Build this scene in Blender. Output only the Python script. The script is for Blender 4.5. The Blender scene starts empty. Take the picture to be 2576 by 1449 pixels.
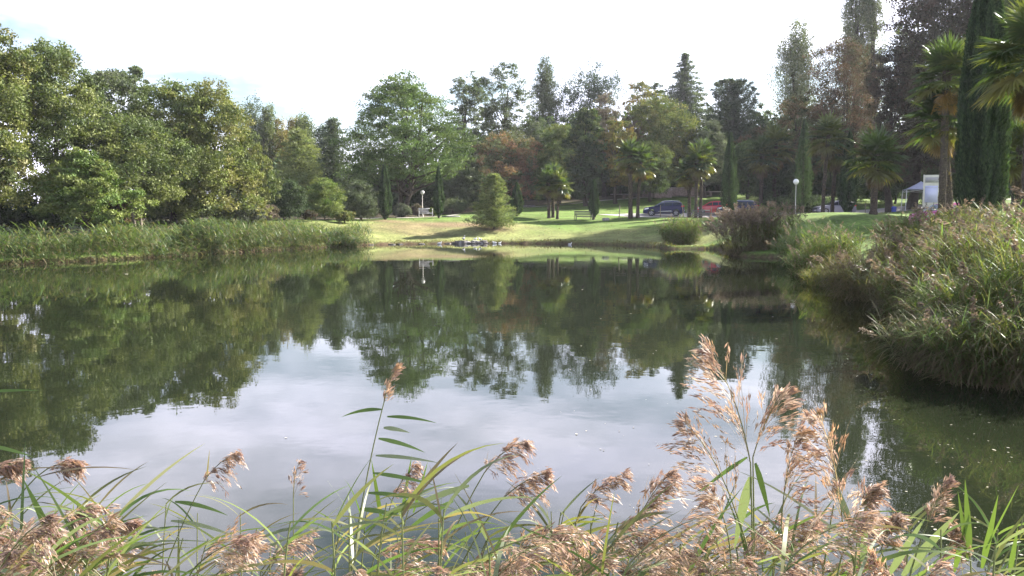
import bpy, math, random
import numpy as np
from mathutils import Vector, Matrix
R_ = math.radians
scene = bpy.context.scene
COL = scene.collection

# ------------------------------------------------------------------ camera, sky, sun, exposure
CAM_H = 2.0                     # eye height above the water, which lies at z = 0
F = 2061.0                      # focal length in units of a 2576 px wide picture
PITCH = math.atan((724.5 - 550.0) / F)
cam = bpy.data.cameras.new("camera"); cam_o = bpy.data.objects.new("camera", cam); COL.objects.link(cam_o)
cam.sensor_width = 36.0; cam.lens = 36.0 * F / 2576.0
cam.clip_start = 0.05; cam.clip_end = 3000
cam_o.location = (0, 0, CAM_H); cam_o.rotation_euler = (math.pi / 2 - PITCH, 0, 0)
scene.camera = cam_o
scene.render.resolution_x, scene.render.resolution_y = 1024, 576
scene.view_settings.view_transform = 'Standard'; scene.view_settings.look = 'None'
scene.view_settings.exposure = 2.15; scene.view_settings.gamma = 1.0

SUN_AZ, SUN_EL = R_(60), R_(34)         # azimuth from +Y towards +X
sun_dir = Vector((math.sin(SUN_AZ) * math.cos(SUN_EL), math.cos(SUN_AZ) * math.cos(SUN_EL), math.sin(SUN_EL)))
sl = bpy.data.lights.new("sun", 'SUN'); sl.energy = 5.0; sl.angle = R_(0.53); sl.color = (1.0, 0.955, 0.88)
so = bpy.data.objects.new("sun", sl); COL.objects.link(so)
so.rotation_euler = sun_dir.to_track_quat('Z', 'Y').to_euler(); so.location = (60, 40, 60)

world = bpy.data.worlds.new("World"); scene.world = world; world.use_nodes = True
nt = world.node_tree; nt.nodes.clear(); N = nt.nodes.new; L = nt.links.new
sky = N('ShaderNodeTexSky'); sky.sky_type = 'NISHITA'; sky.sun_disc = False
sky.sun_elevation = SUN_EL; sky.sun_rotation = SUN_AZ; sky.air_density = 1.0; sky.dust_density = 1.5
b1 = N('ShaderNodeBackground'); b1.inputs[1].default_value = 0.055; L(sky.outputs[0], b1.inputs[0])
tc = N('ShaderNodeTexCoord'); mp = N('ShaderNodeMapping'); mp.inputs['Scale'].default_value = (1.0, 1.0, 3.2)
mp.inputs['Location'].default_value = (7.63, 6.1, 2.16)
L(tc.outputs['Generated'], mp.inputs[0])
nz = N('ShaderNodeTexNoise'); nz.inputs['Scale'].default_value = 2.1; nz.inputs['Detail'].default_value = 6; nz.inputs['Roughness'].default_value = 0.55
L(mp.outputs[0], nz.inputs['Vector'])
sx = N('ShaderNodeSeparateXYZ'); L(tc.outputs['Generated'], sx.inputs[0])
# cloud cover: thick and white low down, broken towards the zenith
mr = N('ShaderNodeMapRange'); mr.inputs[1].default_value = 0.30; mr.inputs[2].default_value = 0.50; mr.inputs[3].default_value = 0.075; mr.inputs[4].default_value = -0.14
L(sx.outputs['Z'], mr.inputs[0])
ad = N('ShaderNodeMath'); ad.operation = 'ADD'; L(nz.outputs['Fac'], ad.inputs[0]); L(mr.outputs[0], ad.inputs[1])
cr = N('ShaderNodeValToRGB'); cr.color_ramp.elements[0].position = 0.42; cr.color_ramp.elements[1].position = 0.70
L(ad.outputs[0], cr.inputs[0])
nz2 = N('ShaderNodeTexNoise'); nz2.inputs['Scale'].default_value = 3.0; nz2.inputs['Detail'].default_value = 4
L(mp.outputs[0], nz2.inputs['Vector'])
cr2 = N('ShaderNodeValToRGB'); cr2.color_ramp.elements[0].color = (0.66, 0.66, 0.84, 1); cr2.color_ramp.elements[1].color = (0.89, 0.86, 1.0, 1)
cr2.color_ramp.elements[0].position = 0.3; cr2.color_ramp.elements[1].position = 0.6
L(nz2.outputs['Fac'], cr2.inputs[0])
b2 = N('ShaderNodeBackground'); b2.inputs[1].default_value = 1.16; L(cr2.outputs[0], b2.inputs[0])
mx = N('ShaderNodeMixShader'); L(cr.outputs[0], mx.inputs[0]); L(b1.outputs[0], mx.inputs[1]); L(b2.outputs[0], mx.inputs[2])
wo = N('ShaderNodeOutputWorld'); L(mx.outputs[0], wo.inputs[0])
scene.cycles.max_bounces = 6; scene.cycles.transparent_max_bounces = 4
scene.cycles.diffuse_bounces = 3; scene.cycles.glossy_bounces = 3; scene.cycles.transmission_bounces = 4
scene.cycles.caustics_reflective = False; scene.cycles.caustics_refractive = False

# ------------------------------------------------------------------ places read off the photograph
def ray(x, y):
    u = (x - 1288.0) / F; v = -(y - 724.5) / F
    c, s = math.cos(PITCH), math.sin(PITCH)
    return Vector((u, c + v * s, -s + v * c))
def P(x, y, D):                 # point at distance D (along +Y) seen at pixel x, y
    r = ray(x, y); k = D / r.y
    return Vector((r.x * k, D, CAM_H + r.z * k))
def X_(x, D, y=550): return P(x, y, D).x
def Z_(y, D): return P(1288, y, D).z

# ------------------------------------------------------------------ mesh helpers
def add_mesh(name, V, Fc, mat, parent=None, tint=None, smooth=False, mi=None):
    V = np.asarray(V, np.float32); Fc = np.asarray(Fc, np.int32)
    me = bpy.data.meshes.new(name)
    nf, k = Fc.shape
    me.vertices.add(len(V)); me.vertices.foreach_set("co", V.ravel())
    me.loops.add(nf * k); me.loops.foreach_set("vertex_index", Fc.ravel())
    me.polygons.add(nf); me.polygons.foreach_set("loop_start", np.arange(0, nf * k, k, dtype=np.int32))
    if smooth: me.polygons.foreach_set("use_smooth", np.ones(nf, bool))
    for m in (mat if isinstance(mat, (list, tuple)) else [mat]): me.materials.append(m)
    if mi is not None: me.polygons.foreach_set("material_index", np.asarray(mi, np.int32))
    if tint is not None:
        dom = 'FACE' if len(tint) == nf else 'POINT'
        a = me.attributes.new("tint", 'FLOAT_COLOR', dom)
        t4 = np.ones((len(tint), 4), np.float32); t4[:, :3] = tint
        a.data.foreach_set("color", t4.ravel())
    me.update(calc_edges=True)
    o = bpy.data.objects.new(name, me); COL.objects.link(o)
    if parent is not None: o.parent = parent
    return o
def thing(name, label, cat, loc, group=None, rotz=0.0):
    o = bpy.data.objects.new(name, None); COL.objects.link(o); o.empty_display_size = 0.3
    o.location = loc; o.rotation_euler = (0, 0, rotz); o["label"] = label; o["category"] = cat
    if group: o["group"] = group
    return o
def tag(o, label, cat, group=None):
    o["label"] = label; o["category"] = cat
    if group: o["group"] = group
    return o

class MB:
    """collects boxes, tubes and lathes; every face a quad"""
    def __init__(s): s.V = []; s.Q = []; s.n = 0
    def add(s, V, Q):
        V = np.asarray(V, float); s.V.append(V); s.Q.append(np.asarray(Q, int) + s.n); s.n += len(V); return s
    def box(s, c, d, rz=0.0, tilt=None):
        hx, hy, hz = d[0] / 2, d[1] / 2, d[2] / 2
        v = np.array([[-hx, -hy, -hz], [hx, -hy, -hz], [hx, hy, -hz], [-hx, hy, -hz], [-hx, -hy, hz], [hx, -hy, hz], [hx, hy, hz], [-hx, hy, hz]])
        if tilt is not None: v = v @ np.array(Matrix.Rotation(tilt[1], 3, tilt[0])).T
        if rz: v = v @ np.array(Matrix.Rotation(rz, 3, 'Z')).T
        return s.add(v + np.array(c), [[0, 3, 2, 1], [4, 5, 6, 7], [0, 1, 5, 4], [1, 2, 6, 5], [2, 3, 7, 6], [3, 0, 4, 7]])
    def tube(s, pts, r, n=8, cap=True):
        V, Q = tube(pts, r, n, cap); return s.add(V, Q)
    def lathe(s, prof, n=16, c=(0, 0, 0), axis='Z'):
        a = np.linspace(0, 2 * np.pi, n, endpoint=False); V = []
        for r, z in prof:
            rr = max(r, 1e-4)
            p = np.stack([rr * np.cos(a), rr * np.sin(a), np.full(n, z)], 1)
            if axis == 'Y': p = p[:, [0, 2, 1]]
            V.append(p)
        m = len(prof); Q = []
        for i in range(m - 1):
            for j in range(n):
                k = (j + 1) % n
                Q.append([i * n + j, i * n + k, (i + 1) * n + k, (i + 1) * n + j])
        return s.add(np.concatenate(V) + np.array(c), Q)
    def build(s, name, mat, parent=None, smooth=False, bevel=0.0, tint=None):
        o = add_mesh(name, np.concatenate(s.V), np.concatenate(s.Q), mat, parent, smooth=smooth, tint=tint)
        if bevel:
            b = o.modifiers.new("bevel", 'BEVEL'); b.width = bevel; b.segments = 2; b.limit_method = 'ANGLE'
        return o
def tube(pts, r, n=8, cap=True):
    pts = np.asarray(pts, float); m = len(pts); r = np.broadcast_to(np.asarray(r, float), (m,))
    t = np.gradient(pts, axis=0); t /= np.linalg.norm(t, axis=1, keepdims=True) + 1e-9
    ref = np.array([1.0, 0.13, 0.0]) if abs(t[:, 2]).mean() > 0.6 else np.array([0.02, 0.1, 1.0])
    u = np.cross(t, ref); u /= np.linalg.norm(u, axis=1, keepdims=True) + 1e-9; w = np.cross(t, u)
    a = np.linspace(0, 2 * np.pi, n, endpoint=False)
    V = (pts[:, None] + r[:, None, None] * (np.cos(a)[None, :, None] * u[:, None] + np.sin(a)[None, :, None] * w[:, None])).reshape(-1, 3)
    i = np.arange(m - 1)[:, None] * n; j = np.arange(n)[None]; k = (j + 1) % n
    Q = np.stack([i + j, i + k, i + n + k, i + n + j], -1).reshape(-1, 4)
    if cap and n == 8:
        def capq(b): return [[b, b + 1, b + 2, b + 3], [b, b + 3, b + 4, b + 7], [b + 4, b + 5, b + 6, b + 7]]
        Q = np.concatenate([Q, capq(0), capq((m - 1) * n)])
    return V, Q
def unit(a): return a / (np.linalg.norm(a, axis=-1, keepdims=True) + 1e-9)
def rand_dir(rng, n): return unit(rng.normal(size=(n, 3)))

def leafquads(Pc, A, Nn, Ln, Wd, fold=0.12):
    """one pointed leaf per row: centre, axis, normal, length, width"""
    A = unit(A); S = unit(np.cross(Nn, A)); Nv = np.cross(A, S)
    h = A * (Ln / 2)[:, None]; w = S * (Wd / 2)[:, None]; f = Nv * (Wd * fold)[:, None]
    V = np.stack([Pc - h, Pc + w - f, Pc + h, Pc - w - f], 1).reshape(-1, 3)
    return V, np.arange(len(Pc) * 4).reshape(-1, 4)
def blades(P0, D0, Ln, Wd, droop, segs=4, base=0.5, up=None, rng=None):
    """tapering bent strips (grass and reed leaves), all in one go"""
    n = len(P0); D = unit(D0); p = np.array(P0, float); rows = []; Wd = np.broadcast_to(np.asarray(Wd, float), (n,))
    side = np.cross(D, np.array([0, 0, 1.0])) if up is None else np.cross(D, up)
    bad = np.linalg.norm(side, axis=1) < 0.05; side[bad] = [1, 0, 0]; side = unit(side)
    for i in range(segs + 1):
        s = i / segs
        w = Wd * (base + (1 - base) * math.sin(min(1, s / 0.35) * math.pi / 2)) * (1 - s ** 2.2) + 0.0004
        rows.append(p - side * (w / 2)[:, None]); rows.append(p + side * (w / 2)[:, None])
        p = p + D * (Ln / segs)[:, None]
        D = unit(D + np.array([0, 0, -1.0]) * (droop / segs)[:, None])
    V = np.stack(rows, 1).reshape(-1, 3); k = 2 * (segs + 1)
    q = np.array([[2 * i, 2 * i + 1, 2 * i + 3, 2 * i + 2] for i in range(segs)])
    Q = (np.arange(n)[:, None, None] * k + q[None]).reshape(-1, 4)
    return V, Q
class Acc:
    """accumulates leaf geometry with a colour per face"""
    def __init__(s): s.V = []; s.Q = []; s.T = []; s.n = 0
    def add(s, VQ, T):
        V, Q = VQ; s.V.append(V); s.Q.append(np.asarray(Q) + s.n); s.n += len(V)
        T = np.asarray(T, float)
        if T.ndim == 1: T = np.tile(T, (len(Q), 1))
        elif len(T) != len(Q): T = np.repeat(T, len(Q) // len(T), 0)
        s.T.append(T)
    def build(s, name, mat, parent=None, smooth=False):
        if not s.V: return None
        return add_mesh(name, np.concatenate(s.V), np.concatenate(s.Q), mat, parent, np.clip(np.concatenate(s.T), 0.004, 0.9), smooth)

# ------------------------------------------------------------------ materials
def new_mat(name):
    m = bpy.data.materials.new(name); m.use_nodes = True; n = m.node_tree
    n.nodes.clear(); return m, n, n.nodes.new, n.links.new
def leaf_mat(name, trans=0.4, gloss=0.05, rough=0.4, tr=(1.25, 1.3, 0.55), var=0.25):
    m, t, N, L = new_mat(name)
    a = N('ShaderNodeAttribute'); a.attribute_name = "tint"
    d = N('ShaderNodeBsdfDiffuse'); L(a.outputs['Color'], d.inputs[0])
    mu = N('ShaderNodeMix'); mu.data_type = 'RGBA'; mu.blend_type = 'MULTIPLY'; mu.inputs[0].default_value = 1
    L(a.outputs['Color'], mu.inputs[6]); mu.inputs[7].default_value = (*tr, 1)
    tl = N('ShaderNodeBsdfTranslucent'); L(mu.outputs[2], tl.inputs[0])
    x = N('ShaderNodeMixShader'); x.inputs[0].default_value = trans; L(d.outputs[0], x.inputs[1]); L(tl.outputs[0], x.inputs[2])
    g = N('ShaderNodeBsdfGlossy'); g.inputs['Roughness'].default_value = rough; g.inputs[0].default_value = (0.9, 0.92, 0.9, 1)
    y = N('ShaderNodeMixShader'); y.inputs[0].default_value = gloss; L(x.outputs[0], y.inputs[1]); L(g.outputs[0], y.inputs[2])
    o = N('ShaderNodeOutputMaterial'); L(y.outputs[0], o.inputs[0]); return m
def solid(name, col, rough=0.6, metal=0.0, var=0.12, scale=8.0, bump=0.0, spec=0.5, coat=0.0):
    m, t, N, L = new_mat(name)
    tcn = N('ShaderNodeTexCoord'); nz = N('ShaderNodeTexNoise'); nz.inputs['Scale'].default_value = scale; nz.inputs['Detail'].default_value = 5
    L(tcn.outputs['Object'], nz.inputs['Vector'])
    r = N('ShaderNodeValToRGB'); r.color_ramp.elements[0].position = 0.3; r.color_ramp.elements[1].position = 0.7
    r.color_ramp.elements[0].color = (*[c * (1 - var) for c in col], 1); r.color_ramp.elements[1].color = (*[min(1, c * (1 + var)) for c in col], 1)
    L(nz.outputs['Fac'], r.inputs[0])
    b = N('ShaderNodeBsdfPrincipled'); L(r.outputs[0], b.inputs['Base Color'])
    b.inputs['Roughness'].default_value = rough; b.inputs['Metallic'].default_value = metal
    b.inputs['Specular IOR Level'].default_value = spec; b.inputs['Coat Weight'].default_value = coat
    if bump:
        bp = N('ShaderNodeBump'); bp.inputs['Strength'].default_value = bump; bp.inputs['Distance'].default_value = 0.03
        L(nz.outputs['Fac'], bp.inputs['Height']); L(bp.outputs[0], b.inputs['Normal'])
    o = N('ShaderNodeOutputMaterial'); L(b.outputs[0], o.inputs[0]); return m

M = {}
M['leaf'] = leaf_mat('leaf', 0.24, 0.012, 0.55, (1.05, 1.25, 0.55))
M['conifer'] = leaf_mat('needle', 0.38, 0.012, 0.55)
M['palm'] = leaf_mat('palm_leaf', 0.40, 0.05, 0.32, (1.2, 1.22, 0.42))
M['reed'] = leaf_mat('reed_leaf', 0.42, 0.022, 0.42, (1.15, 1.25, 0.55))
M['panicle'] = leaf_mat('reed_panicle', 0.42, 0.03, 0.5, (1.08, 0.98, 0.85))
M['bark'] = solid('bark', (0.055, 0.045, 0.036), 0.95, var=0.4, scale=6, bump=0.8, spec=0.1)
M['pale_bark'] = solid('pale_bark', (0.15, 0.125, 0.10), 0.95, var=0.35, scale=6, bump=0.7, spec=0.1)
M['palm_bark'] = solid('palm_bark', (0.065, 0.052, 0.042), 0.95, var=0.5, scale=14, bump=1.0, spec=0.1)
M['stalk'] = solid('reed_stalk', (0.14, 0.15, 0.06), 0.6, var=0.3, scale=5)
M['wood'] = solid('weathered_wood', (0.115, 0.105, 0.095), 0.85, var=0.25, scale=9, bump=0.2)
M['post'] = solid('post_wood', (0.17, 0.14, 0.10), 0.9, var=0.3, scale=9, bump=0.3)
M['white'] = solid('white_paint', (0.52, 0.50, 0.50), 0.5, var=0.06)
M['cream'] = solid('cream_board', (0.62, 0.59, 0.52), 0.6, var=0.06, scale=3)
M['paper'] = solid('poster_paper', (0.56, 0.57, 0.78), 0.6, var=0.05, scale=3)
M['greyline'] = solid('grey_band', (0.34, 0.33, 0.35), 0.6, var=0.1)
M['canopy'] = solid('canopy_cloth', (0.36, 0.36, 0.46), 0.8, var=0.1, scale=3)
M['metal'] = solid('pale_metal', (0.40, 0.385, 0.34), 0.45, metal=0.0, var=0.1)
M['globe'] = solid('globe_glass', (0.82, 0.80, 0.80), 0.25, var=0.03)
M['stone'] = solid('pink_stone', (0.31, 0.24, 0.215), 0.95, var=0.3, scale=4, bump=0.6, spec=0.2)
M['rock'] = solid('shore_rock', (0.11, 0.10, 0.095), 0.95, var=0.5, scale=6, bump=0.7, spec=0.2)
M['pale_rock'] = solid('pale_rock', (0.27, 0.26, 0.25), 0.9, var=0.25, scale=7, bump=0.4, spec=0.2)
M['concrete'] = solid('concrete', (0.24, 0.22, 0.21), 0.95, var=0.25, scale=7, bump=0.3)
M['tyre'] = solid('tyre_rubber', (0.018, 0.018, 0.02), 0.85, var=0.2)
M['rim'] = solid('alloy_rim', (0.42, 0.42, 0.44), 0.35, metal=0.8, var=0.1)
M['glass'] = solid('car_glass', (0.025, 0.03, 0.04), 0.06, var=0.05, spec=0.8)
M['lens'] = solid('lamp_lens', (0.75, 0.76, 0.8), 0.12, var=0.05, spec=0.8)
M['red_lens'] = solid('tail_lens', (0.55, 0.02, 0.03), 0.2, var=0.05, spec=0.7)
M['black'] = solid('black_plastic', (0.02, 0.02, 0.022), 0.6, var=0.1)
M['chrome'] = solid('bright_trim', (0.75, 0.75, 0.78), 0.25, metal=0.9, var=0.03)
M['plate'] = solid('number_plate', (0.7, 0.7, 0.68), 0.5, var=0.03)
M['blue_paint'] = solid('blue_paint', (0.007, 0.011, 0.065), 0.42, var=0.04, spec=0.3, coat=0.0)
M['navy_paint'] = solid('navy_paint', (0.010, 0.015, 0.075), 0.42, var=0.04, spec=0.3, coat=0.0)
M['red_paint'] = solid('red_paint', (0.5, 0.012, 0.03), 0.28, var=0.04, coat=0.5)
M['grey_paint'] = solid('grey_paint', (0.19, 0.19, 0.24), 0.4, metal=0.2, var=0.04, coat=0.1)
M['pink_paint'] = solid('magenta_paint', (0.55, 0.01, 0.25), 0.3, var=0.04, coat=0.5)
M['silver_paint'] = solid('silver_paint', (0.55, 0.55, 0.6), 0.3, metal=0.4, var=0.04, coat=0.4)
M['blue_plastic'] = solid('blue_plastic', (0.03, 0.06, 0.35), 0.5, var=0.08)
M['feather'] = leaf_mat('feather', 0.0, 0.02, 0.6)
M['litter'] = leaf_mat('litter', 0.1, 0.04, 0.5)

# ------------------------------------------------------------------ the ground: one sheet with the pond basin in it
def wl(x, y):                   # a waterline point seen at pixel x, y
    r = ray(x, y); k = -CAM_H / r.z
    return (r.x * k, r.y * k)
SHORE = [wl(0, 668), wl(150, 661), wl(300, 653), wl(450, 645), wl(513, 640), wl(700, 629), wl(824, 622), wl(905, 617), wl(1000, 615), wl(1150, 613),
         wl(1240, 612.5), wl(1500, 614.5), wl(1650, 621), wl(1660, 627), wl(1780, 627), wl(1812, 628), wl(1830, 646), wl(1985, 650), wl(1990, 662), wl(2110, 672),
         (10.6, 30.0), (9.6, 26.0), (9.3, 21.5), (8.6, 18.0), (7.6, 13.5), (6.4, 10.2), (6.0, 7.0), (5.6, 4.4), (3.0, 3.0), (0.0, 2.6), (-4.0, 2.8), (-10.0, 3.4),
         (-19.0, 5.0), (-25.0, 12.0), (-25.5, 22.0), wl(-200, 683)]
SHORE = np.array(SHORE)
def smooth_loop(p, k=2):
    for _ in range(k):
        a = np.roll(p, -1, 0); q = np.empty((len(p) * 2, 2)); q[0::2] = 0.75 * p + 0.25 * a; q[1::2] = 0.25 * p + 0.75 * a; p = q
    return p
SH = smooth_loop(SHORE)
def shore_dist(x, y):
    """signed distance to the waterline, negative over the pond"""
    x = np.asarray(x, float).ravel(); y = np.asarray(y, float).ravel()
    best = np.full(len(x), 1e9); ins = np.zeros(len(x), bool); B = np.roll(SH, -1, 0)
    for (ax, ay), (bx, by) in zip(SH, B):
        dx, dy = bx - ax, by - ay; l2 = dx * dx + dy * dy + 1e-12
        t = np.clip(((x - ax) * dx + (y - ay) * dy) / l2, 0, 1)
        best = np.minimum(best, (x - ax - t * dx) ** 2 + (y - ay - t * dy) ** 2)
        c = (ay > y) != (by > y)
        with np.errstate(divide='ignore', invalid='ignore'):
            xi = (bx - ax) * (y - ay) / (by - ay) + ax
        ins ^= c & (x < xi)
    d = np.sqrt(best); return np.where(ins, -d, d)
CP = []
def cp(x, y, D): p = P(x, y, D); CP.append((p.x, p.y, p.z))
for a in [(1468, 555, 82), (1590, 548, 84), (1390, 549, 83), (1240, 575, 72), (969, 556, 76), (1104, 550, 80), (1670, 545, 90), (1790, 544, 90), (2090, 541, 93), (2000, 546, 62),
          (2195, 546, 50), (2270, 533, 80), (2340, 535, 84), (1290, 523, 100), (1400, 517, 102), (1560, 503, 105), (1680, 496, 108), (1750, 497, 108), (1900, 500, 106), (1945, 488, 110),
          (2100, 497, 112), (2300, 500, 115), (700, 563, 66), (800, 558, 70), (900, 553, 76), (1020, 548, 85), (1070, 546, 88), (1150, 541, 90), (0, 592, 46), (200, 587, 50),
          (350, 581, 50), (500, 572, 56), (600, 568, 60), (1660, 575, 70), (1830, 565, 62), (1900, 560, 56), (1240, 600, 68.0), (1500, 600, 67.0), (1000, 603, 66.5), (1650, 596, 64.0),
          (1090, 580, 72), (1400, 580, 73)]: cp(*a)
for x, y in SH[::3]: CP.append((x, y, 0.22))
CP += [(X_(0, 80), 80, 1.5), (X_(500, 100), 100, 2.0), (X_(800, 130), 130, 2.6), (X_(1000, 130), 130, 3.2), (X_(1300, 140), 140, 5.2), (X_(1600, 150), 150, 7.0), (X_(2000, 150), 150, 8.0),
       (X_(2400, 130), 130, 7.0), (X_(2576, 85), 85, 4.0), (9, 10, 0.6), (13, 20, 1.2), (17, 30, 1.6), (25.9, 48, 1.40), (22, 12, 1.4), (33, 40, 2.2), (0, 0, 0.45), (-10, 0, 0.5), (10, 0, 0.6),
       (0, -30, 1.0), (-60, 40, 1.3), (60, 60, 3.0), (-100, 150, 2.5), (150, 200, 7.0), (0, 260, 6.5), (-150, 300, 4.0), (-30, 10, 0.7), (40, -30, 1.2), (-40, -30, 1.0)]
CP = np.array(CP)
def rbf(a, b): return np.sqrt(((a[:, None, :2] - b[None, :, :2]) ** 2).sum(-1) + 9.0)
_A = rbf(CP, CP); _W = np.linalg.solve(_A + np.eye(len(CP)) * 0.05, CP[:, 2] - CP[:, 2].mean())
def ground(x, y):
    x = np.asarray(x, float).ravel(); y = np.asarray(y, float).ravel()
    out = np.empty(len(x))
    for i in range(0, len(x), 20000):
        xs, ys = np.clip(x[i:i + 20000], -160, 160), np.clip(y[i:i + 20000], -60, 280)
        out[i:i + 20000] = rbf(np.stack([xs, ys], 1), CP) @ _W
    h = np.clip(out + CP[:, 2].mean(), 0.2, 9.5)
    d = shore_dist(x, y)
    n = 0.06 * np.sin(x * 3.1 + 1.7 * np.sin(y * 1.3)) + 0.04 * np.sin(x * 7.3 + y * 2.2)
    lip = np.clip((d + n) / 0.32, 0, 1)
    h = np.where(d > 0, -0.12 + (h + 0.12) * lip ** 0.7, -0.12 - np.minimum(1.3, 0.45 * -d))
    h = h + np.where(d > 1.0, 0.03 * np.sin(x * 0.9 + np.sin(y * 0.7) * 2) * np.clip(d - 1, 0, 1), 0)
    return h
def gz(x, y): return float(ground([x], [y])[0])
def G(x, D):                    # the ground point in the direction of pixel column x at distance D
    X = X_(x, D); return Vector((X, D, gz(X, D)))
def axis_vals(segs):
    out = []
    for a, b, s in segs: out += list(np.arange(a, b, s))
    return np.array(out + [segs[-1][1]])
gx = axis_vals([(-500, -200, 50), (-200, -60, 7), (-60, -30, 1.5), (-30, 20, 0.25), (20, 60, 1.0), (60, 200, 7), (200, 500, 50)])
gy = axis_vals([(-200, -40, 20), (-40, 1, 2), (1, 76, 0.25), (76, 125, 0.7), (125, 300, 7), (300, 700, 50)])
GX, GY = np.meshgrid(gx, gy); H = ground(GX, GY).reshape(GX.shape)
nx, ny = len(gx), len(gy)
i = np.arange(ny - 1)[:, None] * nx + np.arange(nx - 1)[None]
Q = np.stack([i, i + 1, i + nx + 1, i + nx], -1).reshape(-1, 4)
V = np.stack([GX, GY, H], -1).reshape(-1, 3)
# what grows or lies on it: lawn, dry turf by the water, bare earth, leaf mould under the woods
def smoothstep(a, b, t): t = np.clip((t - a) / (b - a), 0, 1); return t * t * (3 - 2 * t)
def blob(x, y, cx, cy, rx, ry, rot=0):
    c, s = math.cos(rot), math.sin(rot); u = ((x - cx) * c + (y - cy) * s) / rx; v = (-(x - cx) * s + (y - cy) * c) / ry
    return np.exp(-(u * u + v * v))
x, y = V[:, 0], V[:, 1]; sd = shore_dist(x, y)
wob = 1.6 * np.sin(x * 0.5 + 2 * np.sin(y * 0.31)) + 0.9 * np.sin(y * 0.9 + x * 0.37)
C = np.tile([0.096, 0.152, 0.032], (len(V), 1))
def lay(col, w): global C; C = C * (1 - w[:, None]) + np.array(col) * w[:, None]
lay([0.170, 0.182, 0.066], (1 - smoothstep(5.0, 12.0, sd + wob)) * (y > 55) * 0.95)      # dry turf near the water
lay([0.135, 0.145, 0.052], 0.5 * (0.5 + 0.5 * np.sin(x * 0.8 + np.sin(y * 0.6) * 2.3)) * (y > 50) * 0.6)
pine = G(1240, 72)
for (px, D, rx, ry, w) in [(1190, 74.5, 3.6, 1.7, 0.85), (1100, 75, 3.2, 1.6, 0.75), (1020, 73, 3.0, 2.0, 0.65), (975, 76, 2.2, 1.2, 0.8), (1060, 70.5, 3.0, 1.3, 0.45), (1243, 72, 1.5, 1.2, 0.85), (900, 70, 2.6, 1.8, 0.35)]:
    lay([0.20, 0.135, 0.085], w * blob(x, y, X_(px, D), D, rx, ry))
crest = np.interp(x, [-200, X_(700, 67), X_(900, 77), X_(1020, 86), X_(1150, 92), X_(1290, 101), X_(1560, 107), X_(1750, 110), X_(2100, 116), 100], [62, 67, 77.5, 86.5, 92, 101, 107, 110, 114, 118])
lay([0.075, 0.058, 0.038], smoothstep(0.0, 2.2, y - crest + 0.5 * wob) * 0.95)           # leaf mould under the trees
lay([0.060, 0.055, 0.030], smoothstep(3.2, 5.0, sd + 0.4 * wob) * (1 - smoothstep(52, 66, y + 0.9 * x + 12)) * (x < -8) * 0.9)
lay([0.085, 0.055, 0.035], (1 - smoothstep(0.10, 0.42, sd)) * (sd > -0.4))                # bare bank at the water's edge
lay([0.05, 0.045, 0.028], (sd < -0.3) * 1.0)
m, t, N, L = new_mat('ground')
a = N('ShaderNodeAttribute'); a.attribute_name = "tint"
geo = N('ShaderNodeNewGeometry')
def noise(sc, det, src=geo.outputs['Position'], stretch=None):
    q = N('ShaderNodeTexNoise'); q.inputs['Scale'].default_value = sc; q.inputs['Detail'].default_value = det
    L(src, q.inputs['Vector']); return q
n1, n2, n3 = noise(0.55, 6), noise(5.0, 5), noise(28.0, 3)
def rng_(inp, lo, hi):
    r = N('ShaderNodeMapRange'); r.inputs[1].default_value = 0.3; r.inputs[2].default_value = 0.7; r.inputs[3].default_value = lo; r.inputs[4].default_value = hi
    L(inp, r.inputs[0]); return r.outputs[0]
def mul(a_, b_):
    q = N('ShaderNodeMath'); q.operation = 'MULTIPLY'; L(a_, q.inputs[0]); L(b_, q.inputs[1]); return q.outputs[0]
f = mul(mul(rng_(n1.outputs['Fac'], 0.64, 1.30), rng_(n2.outputs['Fac'], 0.66, 1.34)), rng_(n3.outputs['Fac'], 0.72, 1.28))
vm = N('ShaderNodeVectorMath'); vm.operation = 'SCALE'; L(a.outputs['Color'], vm.inputs[0]); L(f, vm.inputs['Scale'])
bs = N('ShaderNodeBsdfPrincipled'); L(vm.outputs[0], bs.inputs['Base Color']); bs.inputs['Roughness'].default_value = 0.95; bs.inputs['Specular IOR Level'].default_value = 0.1
bp = N('ShaderNodeBump'); bp.inputs['Strength'].default_value = 0.6; bp.inputs['Distance'].default_value = 0.05; L(n2.outputs['Fac'], bp.inputs['Height']); L(bp.outputs[0], bs.inputs['Normal'])
ou = N('ShaderNodeOutputMaterial'); L(bs.outputs[0], ou.inputs[0]); M['ground'] = m
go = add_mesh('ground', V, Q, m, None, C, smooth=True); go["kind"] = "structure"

# ------------------------------------------------------------------ water
m, t, N, L = new_mat('pond_water')
geo = N('ShaderNodeNewGeometry')
def wnoise(scale, sx_, sy_, det):
    mp = N('ShaderNodeMapping'); mp.inputs['Scale'].default_value = (sx_, sy_, 1); L(geo.outputs['Position'], mp.inputs[0])
    q = N('ShaderNodeTexNoise'); q.inputs['Scale'].default_value = scale; q.inputs['Detail'].default_value = det; L(mp.outputs[0], q.inputs['Vector']); return q.outputs['Fac']
h1, h2 = wnoise(1.3, 1.0, 1.0, 3), wnoise(5.0, 1.0, 1.3, 2)
m1 = N('ShaderNodeMath'); m1.operation = 'MULTIPLY_ADD'; L(h2, m1.inputs[0]); m1.inputs[1].default_value = 0.12; L(h1, m1.inputs[2])
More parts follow.
